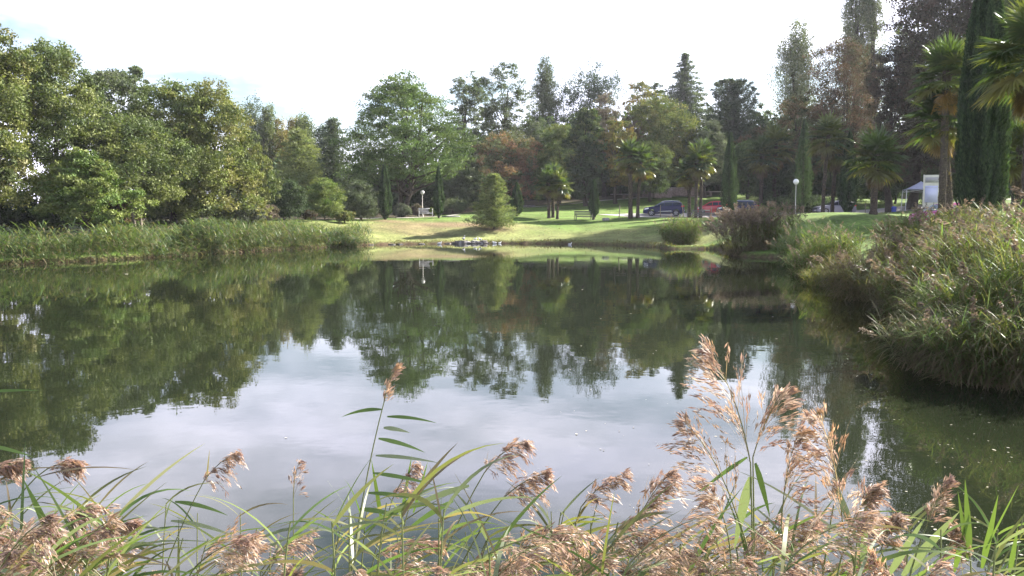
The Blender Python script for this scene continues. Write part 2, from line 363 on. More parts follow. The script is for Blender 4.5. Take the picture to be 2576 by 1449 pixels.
# calm and ruffled patches
h3 = wnoise(0.16, 0.6, 1.4, 2); mrr = N('ShaderNodeMapRange'); L(h3, mrr.inputs[0]); mrr.inputs[1].default_value = 0.35; mrr.inputs[2].default_value = 0.65; mrr.inputs[3].default_value = 0.25; mrr.inputs[4].default_value = 1.0
ms = N('ShaderNodeMath'); ms.operation = 'MULTIPLY'; L(mrr.outputs[0], ms.inputs[0]); ms.inputs[1].default_value = 0.055
bp = N('ShaderNodeBump'); bp.inputs['Distance'].default_value = 0.06; L(ms.outputs[0], bp.inputs['Strength']); L(m1.outputs[0], bp.inputs['Height'])
bs = N('ShaderNodeBsdfPrincipled'); bs.inputs['Roughness'].default_value = 0.015; bs.inputs['IOR'].default_value = 1.33
bs.inputs['Specular IOR Level'].default_value = 0.5; L(bp.outputs[0], bs.inputs['Normal'])
tb = wnoise(0.35, 1, 1, 4); rr = N('ShaderNodeValToRGB'); rr.color_ramp.elements[0].color = (0.009, 0.012, 0.006, 1); rr.color_ramp.elements[1].color = (0.015, 0.019, 0.010, 1); L(tb, rr.inputs[0]); L(rr.outputs[0], bs.inputs['Base Color'])
ou = N('ShaderNodeOutputMaterial'); L(bs.outputs[0], ou.inputs[0])
wo_ = add_mesh('pond_water', [(-34, -1, 0), (22, -1, 0), (22, 74, 0), (-34, 74, 0)], [[0, 1, 2, 3]], m); wo_["kind"] = "structure"

# ------------------------------------------------------------------ gravel drive where the cars stand, and the footpaths
def strip(name, pts, w, mat, lift=0.03, step=0.6):
    pts = np.array(pts, float); seg = np.r_[0, np.cumsum(np.linalg.norm(np.diff(pts, axis=0), axis=1))]
    s = np.arange(0, seg[-1], step); cx, cy = np.interp(s, seg, pts[:, 0]), np.interp(s, seg, pts[:, 1])
    k = np.ones(9) / 9; 
    cx = np.convolve(np.pad(cx, 4, 'edge'), k, 'valid'); cy = np.convolve(np.pad(cy, 4, 'edge'), k, 'valid')
    tx, ty = np.gradient(cx), np.gradient(cy); l = np.hypot(tx, ty); px, py = -ty / l, tx / l
    nn = 7; V = []
    for i in range(nn):
        o = (i / (nn - 1) - 0.5) * w; xx, yy = cx + px * o, cy + py * o
        V.append(np.stack([xx, yy, ground(xx, yy) + lift], 1))
    m_ = len(s); V = np.concatenate(V); i = np.arange(nn - 1)[:, None] * m_ + np.arange(m_ - 1)[None]
    Qs = np.stack([i, i + 1, i + m_ + 1, i + m_], -1).reshape(-1, 4)
    o = add_mesh(name, V, Qs, mat, smooth=True); o["kind"] = "structure"; return o
M['gravel'] = solid('pale_gravel', (0.42, 0.385, 0.36), 0.95, var=0.2, scale=1.2, bump=0.3, spec=0.1)
M['path'] = solid('worn_path', (0.36, 0.33, 0.29), 0.95, var=0.25, scale=2, bump=0.3, spec=0.1)
strip('driveway', [(X_(1545, 86.5), 86.5), (X_(1600, 89), 89), (X_(1680, 90.5), 90.5), (X_(1800, 91), 91), (X_(2000, 92.5), 92.5), (X_(2200, 93), 93), (X_(2400, 93), 93), (X_(2650, 92), 92)], 5.6, M['gravel'], 0.035)
strip('footpath', [(X_(1255, 98.5), 98.5), (X_(1290, 100), 100), (X_(1400, 102.5), 102.5), (X_(1560, 106), 106), (X_(1660, 108.5), 108.5), (X_(1800, 110), 110)], 0.9, M['path'], 0.03)
strip('footpath', [(X_(880, 77), 77), (X_(940, 80), 80), (X_(1040, 86), 86), (X_(1100, 88), 88), (X_(1170, 91), 91)], 0.8, M['path'], 0.03)

# ------------------------------------------------------------------ trees
PAL = {   # real leaf colours
 'olive':   [(0.110, 0.130, 0.036), (0.090, 0.115, 0.036), (0.128, 0.142, 0.040), (0.070, 0.095, 0.034)],
 'yolive':  [(0.138, 0.145, 0.036), (0.112, 0.130, 0.034), (0.155, 0.145, 0.044), (0.085, 0.108, 0.034)],
 'green':   [(0.085, 0.125, 0.034), (0.070, 0.108, 0.030), (0.108, 0.142, 0.036), (0.056, 0.090, 0.028)],
 'bright':  [(0.115, 0.155, 0.030), (0.085, 0.130, 0.028), (0.135, 0.160, 0.036)],
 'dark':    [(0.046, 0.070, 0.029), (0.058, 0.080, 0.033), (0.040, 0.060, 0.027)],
 'greygreen': [(0.085, 0.105, 0.055), (0.070, 0.090, 0.046), (0.105, 0.120, 0.068)],
 'poplar':  [(0.135, 0.145, 0.075), (0.110, 0.125, 0.062), (0.155, 0.160, 0.090), (0.085, 0.100, 0.052)],
 'grey':    [(0.120, 0.130, 0.090), (0.100, 0.110, 0.080), (0.080, 0.092, 0.064)],
 'yellow':  [(0.200, 0.155, 0.035), (0.160, 0.140, 0.034), (0.120, 0.120, 0.034), (0.210, 0.140, 0.040)],
 'orange':  [(0.240, 0.110, 0.038), (0.210, 0.085, 0.040), (0.160, 0.070, 0.035), (0.170, 0.120, 0.045), (0.095, 0.095, 0.040), (0.075, 0.085, 0.036), (0.085, 0.100, 0.040)],
 'brown':   [(0.105, 0.074, 0.040), (0.115, 0.075, 0.042), (0.075, 0.078, 0.036), (0.064, 0.076, 0.034)],
 'redbrown': [(0.135, 0.062, 0.040), (0.110, 0.058, 0.040), (0.090, 0.062, 0.038), (0.070, 0.066, 0.036)],
 'beech':   [(0.062, 0.046, 0.034), (0.075, 0.050, 0.036), (0.052, 0.048, 0.032), (0.060, 0.054, 0.034)],
 'mauve':   [(0.130, 0.095, 0.080), (0.105, 0.080, 0.070), (0.115, 0.095, 0.064)],
 'blue':    [(0.055, 0.078, 0.052), (0.070, 0.092, 0.062), (0.045, 0.064, 0.044)],
 'needle':  [(0.120, 0.148, 0.060), (0.145, 0.170, 0.070), (0.092, 0.122, 0.052)],
 'cypress': [(0.034, 0.062, 0.026), (0.044, 0.076, 0.030), (0.028, 0.050, 0.024)],
}
def muted(c, k):
    g = 0.35 * c[0] + 0.55 * c[1] + 0.1 * c[2]; return tuple((v * (1 - k) + g * w * k) * 1.22 for v, w in zip(c, (1.0, 1.0, 0.92)))
PAL = {k: [muted(c, 0.34 if k in ('orange', 'redbrown') else 0.14) for c in v] for k, v in PAL.items()}
def prof_round(t): return np.sqrt(np.clip(1 - (2 * t - 0.85) ** 2 / 1.34, 0, 1)) ** 0.8
def prof_dome(t): return np.clip((1 - t ** 2.4), 0, 1) ** 0.6 * (0.82 + 0.18 * np.clip(t / 0.2, 0, 1))
def prof_spire(t): return np.clip(1 - t, 0, 1) ** 0.75 * np.clip(t / 0.12 + 0.45, 0, 1)
def prof_poplar(t): return np.clip(np.sin(np.clip(t, 0, 1) * np.pi * 0.92 + 0.22), 0, 1) ** 0.7
def prof_locust(t): return np.where(t < 0.32, 0.78 + 0.22 * t / 0.32, np.clip(1 - ((t - 0.32) / 0.68) ** 1.5 * 0.78, 0, 1))
PROF = dict(round=prof_round, dome=prof_dome, spire=prof_spire, poplar=prof_poplar, locust=prof_locust)

def crown_points(rng, prof, z0, z1, R, n, outer=0.45, lump=0.22):
    ph = rng.uniform(0, 6.28, 6); out = []
    while len(out) < n:
        t = rng.uniform(0, 1, n * 3); keep = rng.uniform(0, 1, len(t)) < prof(t) + 0.08; t = t[keep]
        th = rng.uniform(0, 2 * np.pi, len(t)); u = rng.uniform(0, 1, len(t)) ** outer
        lobes = 1 + lump * (np.sin(2 * th + ph[0] + 3 * t) + 0.7 * np.sin(3 * th + ph[1] - 5 * t) + 0.6 * np.sin(9 * t + ph[2] + th))
        r = R * prof(t) * u * lobes
        out += list(np.stack([r * np.cos(th), r * np.sin(th), z0 + t * (z1 - z0)], 1))
    return np.array(out[:n])
def leaf_cloud(rng, acc, C, rc, nleaf, ls, pal, flat=0.7, up=0.5, aspect=0.5, twigs=9, tw=0.22, shell=0.55, hang=0.0, tvar=0.28):
    """clumps of twigs of leaves round the centres C"""
    n = len(C); pal = np.array(PAL[pal] if isinstance(pal, str) else pal)
    rc = np.broadcast_to(rc, (n,))
    Dt = rand_dir(rng, n * twigs); Dt[:, 2] = Dt[:, 2] * 1.0 + 0.15
    rr = np.repeat(rc, twigs) * (shell + (1 - shell) * rng.uniform(0, 1, n * twigs) ** 0.6)
    T = np.repeat(C, twigs, 0) + Dt * rr[:, None] * np.array([1, 1, flat])
    T[:, 2] -= hang * rng.uniform(0, 1, len(T))
    k = max(1, nleaf // twigs); m = len(T) * k
    Pp = np.repeat(T, k, 0) + rng.normal(size=(m, 3)) * (np.repeat(np.repeat(rc, twigs), k) * tw)[:, None] * np.array([1, 1, flat])
    Nn = unit(rng.normal(size=(m, 3)) + np.array([0, 0, up]) * 1.6); A = rng.normal(size=(m, 3)); A[:, 2] -= hang * 1.5
    Ln = ls * rng.uniform(0.65, 1.35, m)
    ct = pal[rng.integers(0, len(pal), n)] * rng.uniform(1 - tvar, 1 + tvar, (n, 1))
    tt = np.repeat(ct, twigs, 0) * rng.uniform(0.86, 1.14, (n * twigs, 1))
    tint = np.repeat(tt, k, 0) * rng.uniform(0.8, 1.2, (m, 1))
    acc.add(leafquads(Pp, A, Nn, Ln, Ln * aspect), tint)
def limbs(rng, mb, base, top, r0, targets, bend=0.3, lean=0.15):
    n = 9; s = np.linspace(0, 1, n)[:, None]; base = np.array(base, float); top = np.array(top, float)
    w = rng.normal(size=3) * lean; w[2] = 0
    tr = base + (top - base) * s + w * np.sin(s * np.pi) * np.linalg.norm(top - base) * 0.15
    tr[1:-1, :2] += rng.normal(size=(n - 2, 2)) * r0 * 0.35
    rad = r0 * (1 - 0.82 * s[:, 0]); rad[0] *= 1.35
    mb.tube(tr, rad, 8)
    for tg in targets:
        h = np.clip((tg[2] - base[2]) / (top[2] - base[2] + 1e-6) * 0.72 - 0.05, 0.15, 0.92)
        a = base + (top - base) * h; i = int(h * (n - 1)); a = tr[i] + (tr[min(i + 1, n - 1)] - tr[i]) * (h * (n - 1) - i)
        u = np.linspace(0, 1, 7)[:, None]; mid = (a + tg) / 2 + np.array([0, 0, -bend * np.linalg.norm(tg - a) * 0.3]) + rng.normal(size=3) * 0.2
        p = a * (1 - u) ** 2 + 2 * mid * u * (1 - u) + tg * u * u
        rb = r0 * (1 - 0.8 * h) * 0.55
        mb.tube(p, rb * (1 - 0.85 * u[:, 0]), 6, cap=False)
def broadleaf(name, label, x, D, ytop, hw0, ybot, pal, seed, shape='round', ncl=170, nl=130, ls=0.27, flat=0.7, crad=0.2, outer=0.45, limb=14, tr=0.022, bark='bark', cat='tree',
              group=None, lump=0.22, hang=0.0, off=0.0, trunks=1, extra=None, mat='leaf', tw=0.22, aspect=0.5):
    ls *= 0.74; nl = int(nl * 1.6); rng = np.random.default_rng(seed); b = G(x, D); b.z -= 0.05
    t = thing(name, label, cat, b, group)
    z1 = Z_(ytop, D) - b.z; z0 = max(0.25, Z_(ybot, D) - b.z); R = hw0 * 1.17 / F * D
    Rc = R * (1 - crad * 0.6)
    acc = Acc(); C = crown_points(rng, PROF[shape], z0 + R * crad * 0.4, z1 - R * crad * flat * 0.8, Rc, ncl, outer, lump)
    C[:, 0] += off * np.clip((C[:, 2] - z0) / (z1 - z0), 0, 1)
    leaf_cloud(rng, acc, C, R * crad * rng.uniform(0.65, 1.25, ncl), nl, ls, pal, flat, hang=hang, tw=tw, aspect=aspect)
    if extra: extra(rng, acc, C, R, z0, z1)
    acc.build('crown', M[mat], t)
    mb = MB(); H_ = z1
    for k in range(trunks):
        o = np.array([0, 0, -0.1]) if trunks == 1 else np.r_[rng.normal(size=2) * 0.35, -0.1]
        tp = np.r_[rng.normal(size=2) * R * (0.08 if trunks == 1 else 0.16), z0 + (z1 - z0) * 0.78]; tp[0] += off * 0.6
        limbs(rng, mb, o, tp, max(0.06, H_ * tr / trunks ** 0.4), C[rng.choice(ncl, min(ncl, limb), False)])
    mb.build('trunk', M[bark], t, smooth=True); return t
def conifer(name, label, x, D, ytop, hw, ybot, pal, seed, nb=90, ls=0.22, per=60, p=0.9, droop=0.25, upsweep=0.0, thick=0.16, group=None, cat='tree', top_flat=0.0, gap=0.0, trk=0.02, mat='conifer', topfrac=0.06, aspect=0.3):
    rng = np.random.default_rng(seed); b = G(x, D); b.z -= 0.05
    t = thing(name, label, cat, b, group)
    z1 = Z_(ytop, D) - b.z; z0 = max(0.2, Z_(ybot, D) - b.z); R = hw * 1.15 / F * D; Hc = z1 - z0
    acc = Acc(); mb = MB(); mb.tube(np.array([[0, 0, -0.1], [0.02, 0, z1 * 0.5], [0, 0, z1 * 0.97]]), [z1 * trk, z1 * trk * 0.55, 0.02], 8)
    pl = np.array(PAL[pal]); pts = []; cols = []; rads = []
    for k in range(nb):
        h = (k + rng.uniform(0, 1)) / nb; r = R * ((1 - h) ** p * (1 - topfrac) + topfrac) * rng.uniform(0.72, 1.1)
        if top_flat: r = R * np.clip(0.55 + 0.45 * math.sin(h * 3.0 + 0.2), 0, 1) * rng.uniform(0.6, 1.1)
        if rng.uniform() < gap: r *= 0.45
        th = k * 2.39996 + rng.normal() * 0.25; z = z0 + h * Hc
        m = max(3, int(r / 0.35)); s = np.linspace(0.12, 1, m)
        bx, by = r * s * math.cos(th), r * s * math.sin(th); bz = z - droop * r * s ** 1.6 + upsweep * r * s ** 2
        q = np.stack([bx, by, bz], 1); q[:, 2] = np.minimum(q[:, 2], z1 - 0.05); pts.append(q)
        cols.append(np.tile(pl[rng.integers(0, len(pl))] * rng.uniform(0.82, 1.18), (m, 1)))
        rads.append(np.maximum(0.08, R * thick * (0.5 + 0.6 * np.sin(s * np.pi)) * (1 - 0.55 * h)))
        if r > 0.5: mb.tube(np.vstack([[0, 0, z - 0.1], q[::max(1, m // 3)]]), np.linspace(0.035, 0.008, 1 + len(q[::max(1, m // 3)])) * max(0.6, R / 2.5), 5, cap=False)
    Pt = np.concatenate(pts); Ct = np.concatenate(cols); Rt = np.concatenate(rads); m = len(Pt) * per
    Pp = np.repeat(Pt, per, 0) + rng.normal(size=(m, 3)) * np.repeat(Rt, per)[:, None] * np.array([1, 1, 0.45])
    Pp[:, 2] = np.maximum(Pp[:, 2], 0.08)
    A = Pp * np.array([1, 1, 0]); A = unit(A) + rng.normal(size=(m, 3)) * 0.55 + np.array([0, 0, 0.15 + upsweep])
    Ln = ls * rng.uniform(0.6, 1.4, m)
    acc.add(leafquads(Pp, A, unit(rng.normal(size=(m, 3)) + [0, 0, 0.9]), Ln, Ln * aspect), np.repeat(Ct, per, 0) * rng.uniform(0.8, 1.22, (m, 1)))
    acc.build('crown', M[mat], t); mb.build('trunk', M['bark'], t, smooth=True); return t
def column(name, label, x, D, ytop, hw, ybot, seed, n=9000, ls=0.16, pal='cypress', group=None, spires=1, cat='tree', ragged=0.12, mat='conifer', sunny=0.0):
    """Italian cypress: a dense upright column of sprays"""
    rng = np.random.default_rng(seed); b = G(x, D); t = thing(name, label, cat, b, group)
    z1 = Z_(ytop, D) - b.z; z0 = max(0.15, Z_(ybot, D) - b.z); R = hw * 1.2 / F * D; acc = Acc(); pl = np.array(PAL[pal])
    for k in range(spires):
        if spires == 1: ox, oy, zz, rr, nn = 0, 0, z1, R, n
        else:
            a = k * 6.28 / spires + 0.5; q = 0.45 * R if k else 0; ox, oy = q * math.cos(a), q * math.sin(a); zz = z1 * (1 - 0.035 * k * rng.uniform(0.5, 1.1)); rr = R * (0.72 if k == 0 else 0.58); nn = n // spires
        u = rng.uniform(0, 1, nn); tt = u ** 0.95; th = rng.uniform(0, 6.283, nn)
        fl = 1 + 0.14 * np.sin(5 * th + 4 * tt + k) + 0.10 * np.sin(9 * th - 13 * tt) + 0.08 * np.sin(23 * tt + 3 * th)
        pr = np.clip((tt + 0.02) / 0.14, 0.35, 1) * np.clip((1 - tt) / (0.62 if spires == 1 else 0.4), 0, 1) ** 0.62
        r = rr * pr * fl * (1 - ragged * 2.2 * rng.uniform(0, 1, nn) ** 2.5) + rng.normal(size=nn) * 0.012 * rr
        Pp = np.stack([ox + r * np.cos(th), oy + r * np.sin(th), z0 + tt * (zz - z0)], 1)
        out = np.stack([np.cos(th), np.sin(th), np.zeros(nn)], 1)
        A = out * 0.35 + np.array([0, 0, 1.0]) + rng.normal(size=(nn, 3)) * 0.28; Ln = ls * rng.uniform(0.6, 1.5, nn)
        band = 0.85 + 0.22 * np.sin(5 * th + 4 * tt + k) + 0.1 * np.sin(17 * tt + 2 * th)
        acc.add(leafquads(Pp, A, unit(out + rng.normal(size=(nn, 3)) * 0.5), Ln, Ln * 0.34), pl[rng.integers(0, len(pl), nn)] * (band * rng.uniform(0.75, 1.25, nn))[:, None])
    acc.build('crown', M[mat], t)
    mb = MB(); mb.tube([[0, 0, -0.1], [0.01, 0, z0 + 0.3], [0, 0, z1 * 0.8]], [R * 0.26, R * 0.22, 0.02], 8); mb.build('trunk', M['bark'], t, smooth=True); return t

def fan_frond(rng, acc, O, az, el, pet, rad, col, nseg=26, droop=0.5, span=290):
    """a fan-palm leaf: stalk, then stiff pleated segments spreading from its end"""
    d = np.array([math.cos(az) * math.cos(el), math.sin(az) * math.cos(el), math.sin(el)])
    side = np.array([-math.sin(az), math.cos(az), 0.0]); nrm = np.cross(d, side)
    s = np.linspace(0, 1, 5)[:, None]; pp = O + d * s * pet + np.array([0, 0, -1]) * (s ** 2) * pet * 0.16
    dd = unit((pp[-1] - pp[-2])[None])[0]; nrm = unit(np.cross(dd, side)[None])[0]
    if nrm[2] < 0: nrm = -nrm
    V, Qd = tube(pp, np.linspace(0.022, 0.011, 5), 4, cap=False); acc.add((V, Qd), np.array(col) * np.array([1.1, 1.0, 0.8]))
    hub = pp[-1]; ang = np.radians(np.linspace(-span / 2, span / 2, nseg)); ln = rad * (0.70 + 0.30 * np.cos(ang * 0.62)) * rng.uniform(0.93, 1.05, nseg)
    dr = np.cos(ang)[:, None] * dd + np.sin(ang)[:, None] * side; dr = unit(dr + nrm * 0.16)
    tw = np.cross(dr, nrm); up = unit(nrm[None] + tw * np.where(np.arange(nseg) % 2, 0.55, -0.55)[:, None])
    V, Qb = blades(np.tile(hub, (nseg, 1)), dr, ln, rad * math.radians(span / nseg) * 0.60, np.full(nseg, droop) * rng.uniform(0.5, 1.5, nseg), 4, base=0.16, up=up)
    acc.add((V, Qb), np.repeat(np.array(col)[None] * rng.uniform(0.85, 1.15, (nseg, 1)), 4, 0))
def palm(name, label, x, D, ytop, seed, group, crown_px, trunk_r=0.15, base=None, nf=30, nseg=22, dead=9, lean=0.0, lit=0.0, spread=1.0, deadcol=(0.15, 0.105, 0.055)):
    rng = np.random.default_rng(seed); b = G(x, D) if base is None else base
    t = thing(name, label, 'palm', b, group); zt = Z_(ytop, D) - b.z; Rr = crown_px * 1.08 / F * D       # crown radius
    pet, rad = Rr * 0.48, Rr * 0.56; O = np.array([lean, 0, zt - Rr * 0.72]); acc = Acc()
    for k in range(nf):
        f = k / (nf - 1); el = R_(82 - 112 * f ** 0.9) + rng.normal() * 0.09; az = k * 2.39996 + rng.normal() * 0.2
        g = np.array([0.050, 0.080, 0.026]) * rng.uniform(0.8, 1.25)
        if rng.uniform() < 0.22 + lit: g = np.array([0.095, 0.115, 0.030]) * rng.uniform(0.9, 1.2)
        if f > 0.84: g = g * 0.5 + np.array([0.15, 0.115, 0.03]) * rng.uniform(0.5, 0.9)
        fan_frond(rng, acc, O + np.array([0, 0, -0.34 * f * Rr]), az, el, pet * rng.uniform(0.85, 1.12) * spread, rad * rng.uniform(0.88, 1.08), g, nseg, droop=0.35 + 0.75 * f)
    if dead:
        ac2 = Acc()
        for k in range(dead):
            az = k * 2.39996 + rng.normal() * 0.3; c = np.array(deadcol) * rng.uniform(0.55, 1.15)
            fan_frond(rng, ac2, O + np.array([0, 0, -0.32 * Rr - rng.uniform(0, 0.28) * Rr]), az, R_(-66 + rng.normal() * 10), pet * 0.55, rad * 0.62, c, nseg, droop=1.2, span=230)
        ac2.build('dead_fronds', M['palm'], t)
    n = 26; s = np.linspace(0, 1, n); zz = s * (O[2] + 0.1); px = lean * s ** 1.6
    r = trunk_r * (1.0 + 0.25 * np.clip(0.12 - s, 0, 1) / 0.12 + 0.22 * np.clip((s - 0.72) / 0.28, 0, 1)) * (1 + 0.07 * np.sin(np.arange(n) * 2.4) + rng.normal(size=n) * 0.04)
    mb = MB(); mb.tube(np.stack([px, 0.02 * np.sin(s * 7 + seed), zz - 0.05], 1), r, 10, cap=False); mb.build('trunk', M['palm_bark'], t, smooth=True)
    # ragged old leaf bases and fibre round the trunk
    m = 260; q = rng.uniform(0.1, 1, m) ** 0.7; th = rng.uniform(0, 6.283, m); rr = trunk_r * 1.02
    Pp = np.stack([lean * q ** 1.6 + rr * np.cos(th), rr * np.sin(th), q * O[2]], 1); A = np.stack([np.cos(th) * 0.5, np.sin(th) * 0.5, np.ones(m)], 1)
    acc.add(leafquads(Pp, A, np.stack([np.cos(th), np.sin(th), np.zeros(m)], 1), np.full(m, 0.16), np.full(m, 0.07)), np.array([0.11, 0.082, 0.055]) * rng.uniform(0.6, 1.4, (m, 1)))
    acc.build('crown', M['palm'], t)
    return t

# ---- left bank
GL = "broadleaf trees along the left bank"
B = broadleaf
B('broadleaf_tree', 'tallest yellow-olive broadleaf tree, at the far left behind the reed bank', -15, 44, 58, 118, 515, 'yolive', 1, ncl=150, nl=260, ls=0.22, crad=0.25, group=GL)
B('broadleaf_tree', 'tall olive-green broadleaf tree second from the left, with a lumpy rounded top', 160, 49, 104, 118, 515, 'olive', 2, ncl=150, nl=250, ls=0.22, crad=0.25, group=GL)
B('broadleaf_tree', 'low bright-green tree whose boughs hang to the ground in front of the tall left trees', 215, 44, 372, 100, 568, 'bright', 3, shape='dome', ncl=150, nl=150, ls=0.2, flat=0.5, group=GL)
B('broadleaf_tree', 'grey-green broadleaf tree set back between the second tree and the thin pointed top', 285, 63, 168, 98, 555, 'greygreen', 4, ncl=120, nl=220, ls=0.26, crad=0.25, group=GL)
B('broadleaf_tree', 'slim tree whose thin pointed top sticks up above the left tree line', 350, 66, 160, 40, 380, 'greygreen', 5, shape='poplar', ncl=70, nl=110, ls=0.26, group=GL, outer=0.6)
B('broadleaf_tree', 'grey-green tree on a slender forked trunk standing directly behind the left reeds', 352, 51, 300, 112, 508, 'olive', 6, ncl=120, nl=220, ls=0.21, crad=0.24, trunks=3, tr=0.02, bark='pale_bark', group=GL)
B('broadleaf_tree', 'mid-olive broadleaf tree with a broad even top in the middle of the left row', 435, 58, 204, 100, 555, 'olive', 7, ncl=140, nl=230, ls=0.24, crad=0.25, group=GL)
B('broadleaf_tree', 'yellowish-green broadleaf tree with a full round crown, last large one of the left row', 535, 59, 197, 112, 556, 'yolive', 8, ncl=150, nl=240, ls=0.24, crad=0.25, group=GL)
B('broadleaf_tree', 'yellow-olive tree with hanging foliage at the right end of the left row', 626, 62, 300, 60, 560, 'yolive', 9, shape='dome', ncl=140, nl=150, ls=0.22, hang=1.3, flat=0.9, group=GL)
B('willow_tree', 'pale silvery-grey willow low down in front of the last left trees', 585, 60, 450, 48, 562, 'grey', 10, shape='dome', ncl=70, nl=120, ls=0.22, hang=0.8, group=None)
GS = "bushes under the left trees"
for k, (x, D, yt, hw, pal, lab) in enumerate([
    (30, 50, 470, 90, 'dark', 'dark green bush under the far left tree'), (130, 49, 490, 75, 'dark', 'very dark bush under the second tree on the left bank'),
    (240, 52, 505, 60, 'dark', 'dark low bush beside the orange-leaved bush'), (305, 53, 498, 48, 'orange', 'orange-brown autumn bush beside the forked trunk on the left bank'),
    (420, 60, 495, 75, 'dark', 'dark green bush right of the forked slender trunk'), (500, 64, 480, 60, 'greygreen', 'grey-green bush between the dark bush and the silvery willow'),
    (655, 66, 512, 46, 'mauve', 'brownish thicket left of the dark laurel bush'), (-60, 46, 480, 80, 'dark', 'dark bush at the left end of the bank'), (570, 70, 500, 60, 'dark', 'dark bush behind the silvery willow')]):
    B('bush', lab, x, D, yt, hw, 592, pal, 20 + k, shape='dome', ncl=80, nl=120, ls=0.2, limb=4, tr=0.01, cat='bush', group=GS)
GP = "poplars behind the left trees"
for k, (x, yt, hw, D, pal, lab) in enumerate([
    (645, 236, 42, 118, 'greygreen', 'dark grey-green poplar, tallest and leftmost of the poplar row'), (678, 264, 32, 117, 'olive', 'olive poplar close beside the tallest one of the row'),
    (707, 292, 30, 118, 'yellow', 'yellowing slim poplar in the middle of the poplar row'), (742, 292, 32, 121, 'yellow', 'yellow-green poplar between the middle one and the olive-topped one'),
    (772, 283, 38, 116, 'olive', 'broad olive-topped poplar at the right end of the row'), (822, 285, 34, 112, 'blue', 'thin feathery bluish poplar left of the big spreading tree')]):
    B('poplar_tree', lab, x, D, yt, hw, 500, pal, 40 + k, shape='poplar', ncl=130 if k < 5 else 60, nl=90, ls=0.32, crad=0.34, flat=1.5, limb=8, group=GP, outer=0.6, lump=0.12)
conifer('cedar_tree', 'olive conifer with flat layered boughs behind the dark laurel bush', 755, 90, 325, 96, 520, 'needle', 50, nb=70, ls=0.3, per=46, p=0.7, droop=0.2, thick=0.16)
conifer('cedar_tree', 'dark bluish conifer between the layered olive conifer and the big spreading tree', 842, 100, 298, 76, 530, 'blue', 51, nb=80, ls=0.3, per=46, p=0.75, droop=0.15, thick=0.17)
GB = "rounded shrubs at the top of the left lawn"
def shrub(lab, x, D, yt, hw, pal, seed, ncl=120, ls=0.17, shape='dome', name='shrub', mat='leaf', flat=0.8, nl=120):
    g = G(x, D); yb = 550 - (g.z - 2) * F / D
    return B(name, lab, x, D, yt, hw, yb - 2, pal, seed, shape=shape, ncl=ncl, nl=nl, ls=ls, limb=5, tr=0.012, cat='shrub', group=GB, flat=flat, lump=0.07, crad=0.24, outer=0.35, mat=mat)
shrub('dark glossy laurel bush, leftmost of the rounded shrubs above the left lawn', 730, 70, 454, 48, 'dark', 60)
shrub('yellow-green shrub between the dark laurel and the grey round bush', 818, 73, 448, 50, 'bright', 61, flat=0.6)
shrub('low bright yellow-green bush at the foot of the grey round bush', 868, 71.5, 530, 24, 'yolive', 62, ncl=50)
shrub('neat grey-green round bush left of the first slim cypress', 908, 76, 452, 44, 'greygreen', 63, ncl=140)
shrub('small reddish-brown bush squeezed between the laurel and the yellow-green shrub', 782, 69.5, 528, 16, 'redbrown', 64, ncl=30)
shrub('greyish low bush beside the big trunk, left of the white bench', 1012, 88, 512, 22, 'grey', 65, ncl=50)
shrub('mauve-grey twiggy bush right behind the white bench', 1050, 90.5, 514, 22, 'mauve', 66, ncl=50)
shrub('small yellow-green bush between the white bench and the second cypress', 1090, 88.5, 520, 12, 'bright', 67, ncl=30)
shrub('grey-green bush right of the second slim cypress', 1140, 93, 500, 32, 'greygreen', 68, ncl=60)
# ---- the big spreading tree and the woods behind
B('spreading_tree', 'big spreading green tree with layered boughs and a forked dark trunk', 1016, 89, 186, 156, 470, 'green', 70, shape='locust', ncl=340, nl=125, ls=0.28, flat=0.38, crad=0.17, outer=0.5, limb=34, tr=0.026, trunks=2, lump=0.14, group=None)
B('yew_tree', 'very dark yew behind the left globe lamp', 1062, 100, 440, 50, 552, 'dark', 71, shape='dome', ncl=110, nl=120, ls=0.28, group=None)
B('broadleaf_tree', 'grey-green bushy tree between the second cypress and the small pine', 1160, 98, 420, 52, 545, 'greygreen', 72, ncl=110, nl=120, ls=0.28)
GA = "tall airy trees on the skyline"
B('alder_tree', 'dark airy alder with a long bare trunk right of the big spreading tree', 1180, 112, 178, 56, 470, 'greygreen', 73, ncl=190, nl=100, ls=0.3, crad=0.19, limb=30, outer=0.55, group=GA, tr=0.018)
B('alder_tree', 'lighter airy tree with sky showing through, next to the conical tree', 1277, 116, 154, 62, 470, 'greygreen', 74, ncl=200, nl=100, ls=0.3, crad=0.19, limb=30, outer=0.55, group=GA, tr=0.018)
B('conical_tree', 'tall conical green tree rising to a point at the middle of the skyline', 1370, 132, 130, 54, 440, 'greygreen', 75, shape='spire', ncl=260, nl=90, ls=0.34, crad=0.26, flat=1.3, group=GA)
B('pine_tree', 'blue-grey tree with several blunt tops on the skyline right of the conical tree', 1484, 132, 158, 68, 440, 'blue', 76, ncl=270, nl=100, ls=0.34, crad=0.2, flat=1.3, group=GA, limb=20, trunks=3, tr=0.016, lump=0.3)
B('autumn_tree', 'orange and rust-red autumn tree behind the small green pine', 1282, 103, 326, 82, 500, 'orange', 77, ncl=150, nl=110, ls=0.28, outer=0.5, limb=20)
GW = "dense trees behind the lawn"
B('oak_tree', 'dark olive oak right of the orange autumn tree', 1405, 105, 312, 64, 505, 'olive', 78, ncl=170, nl=120, ls=0.28, group=GW)
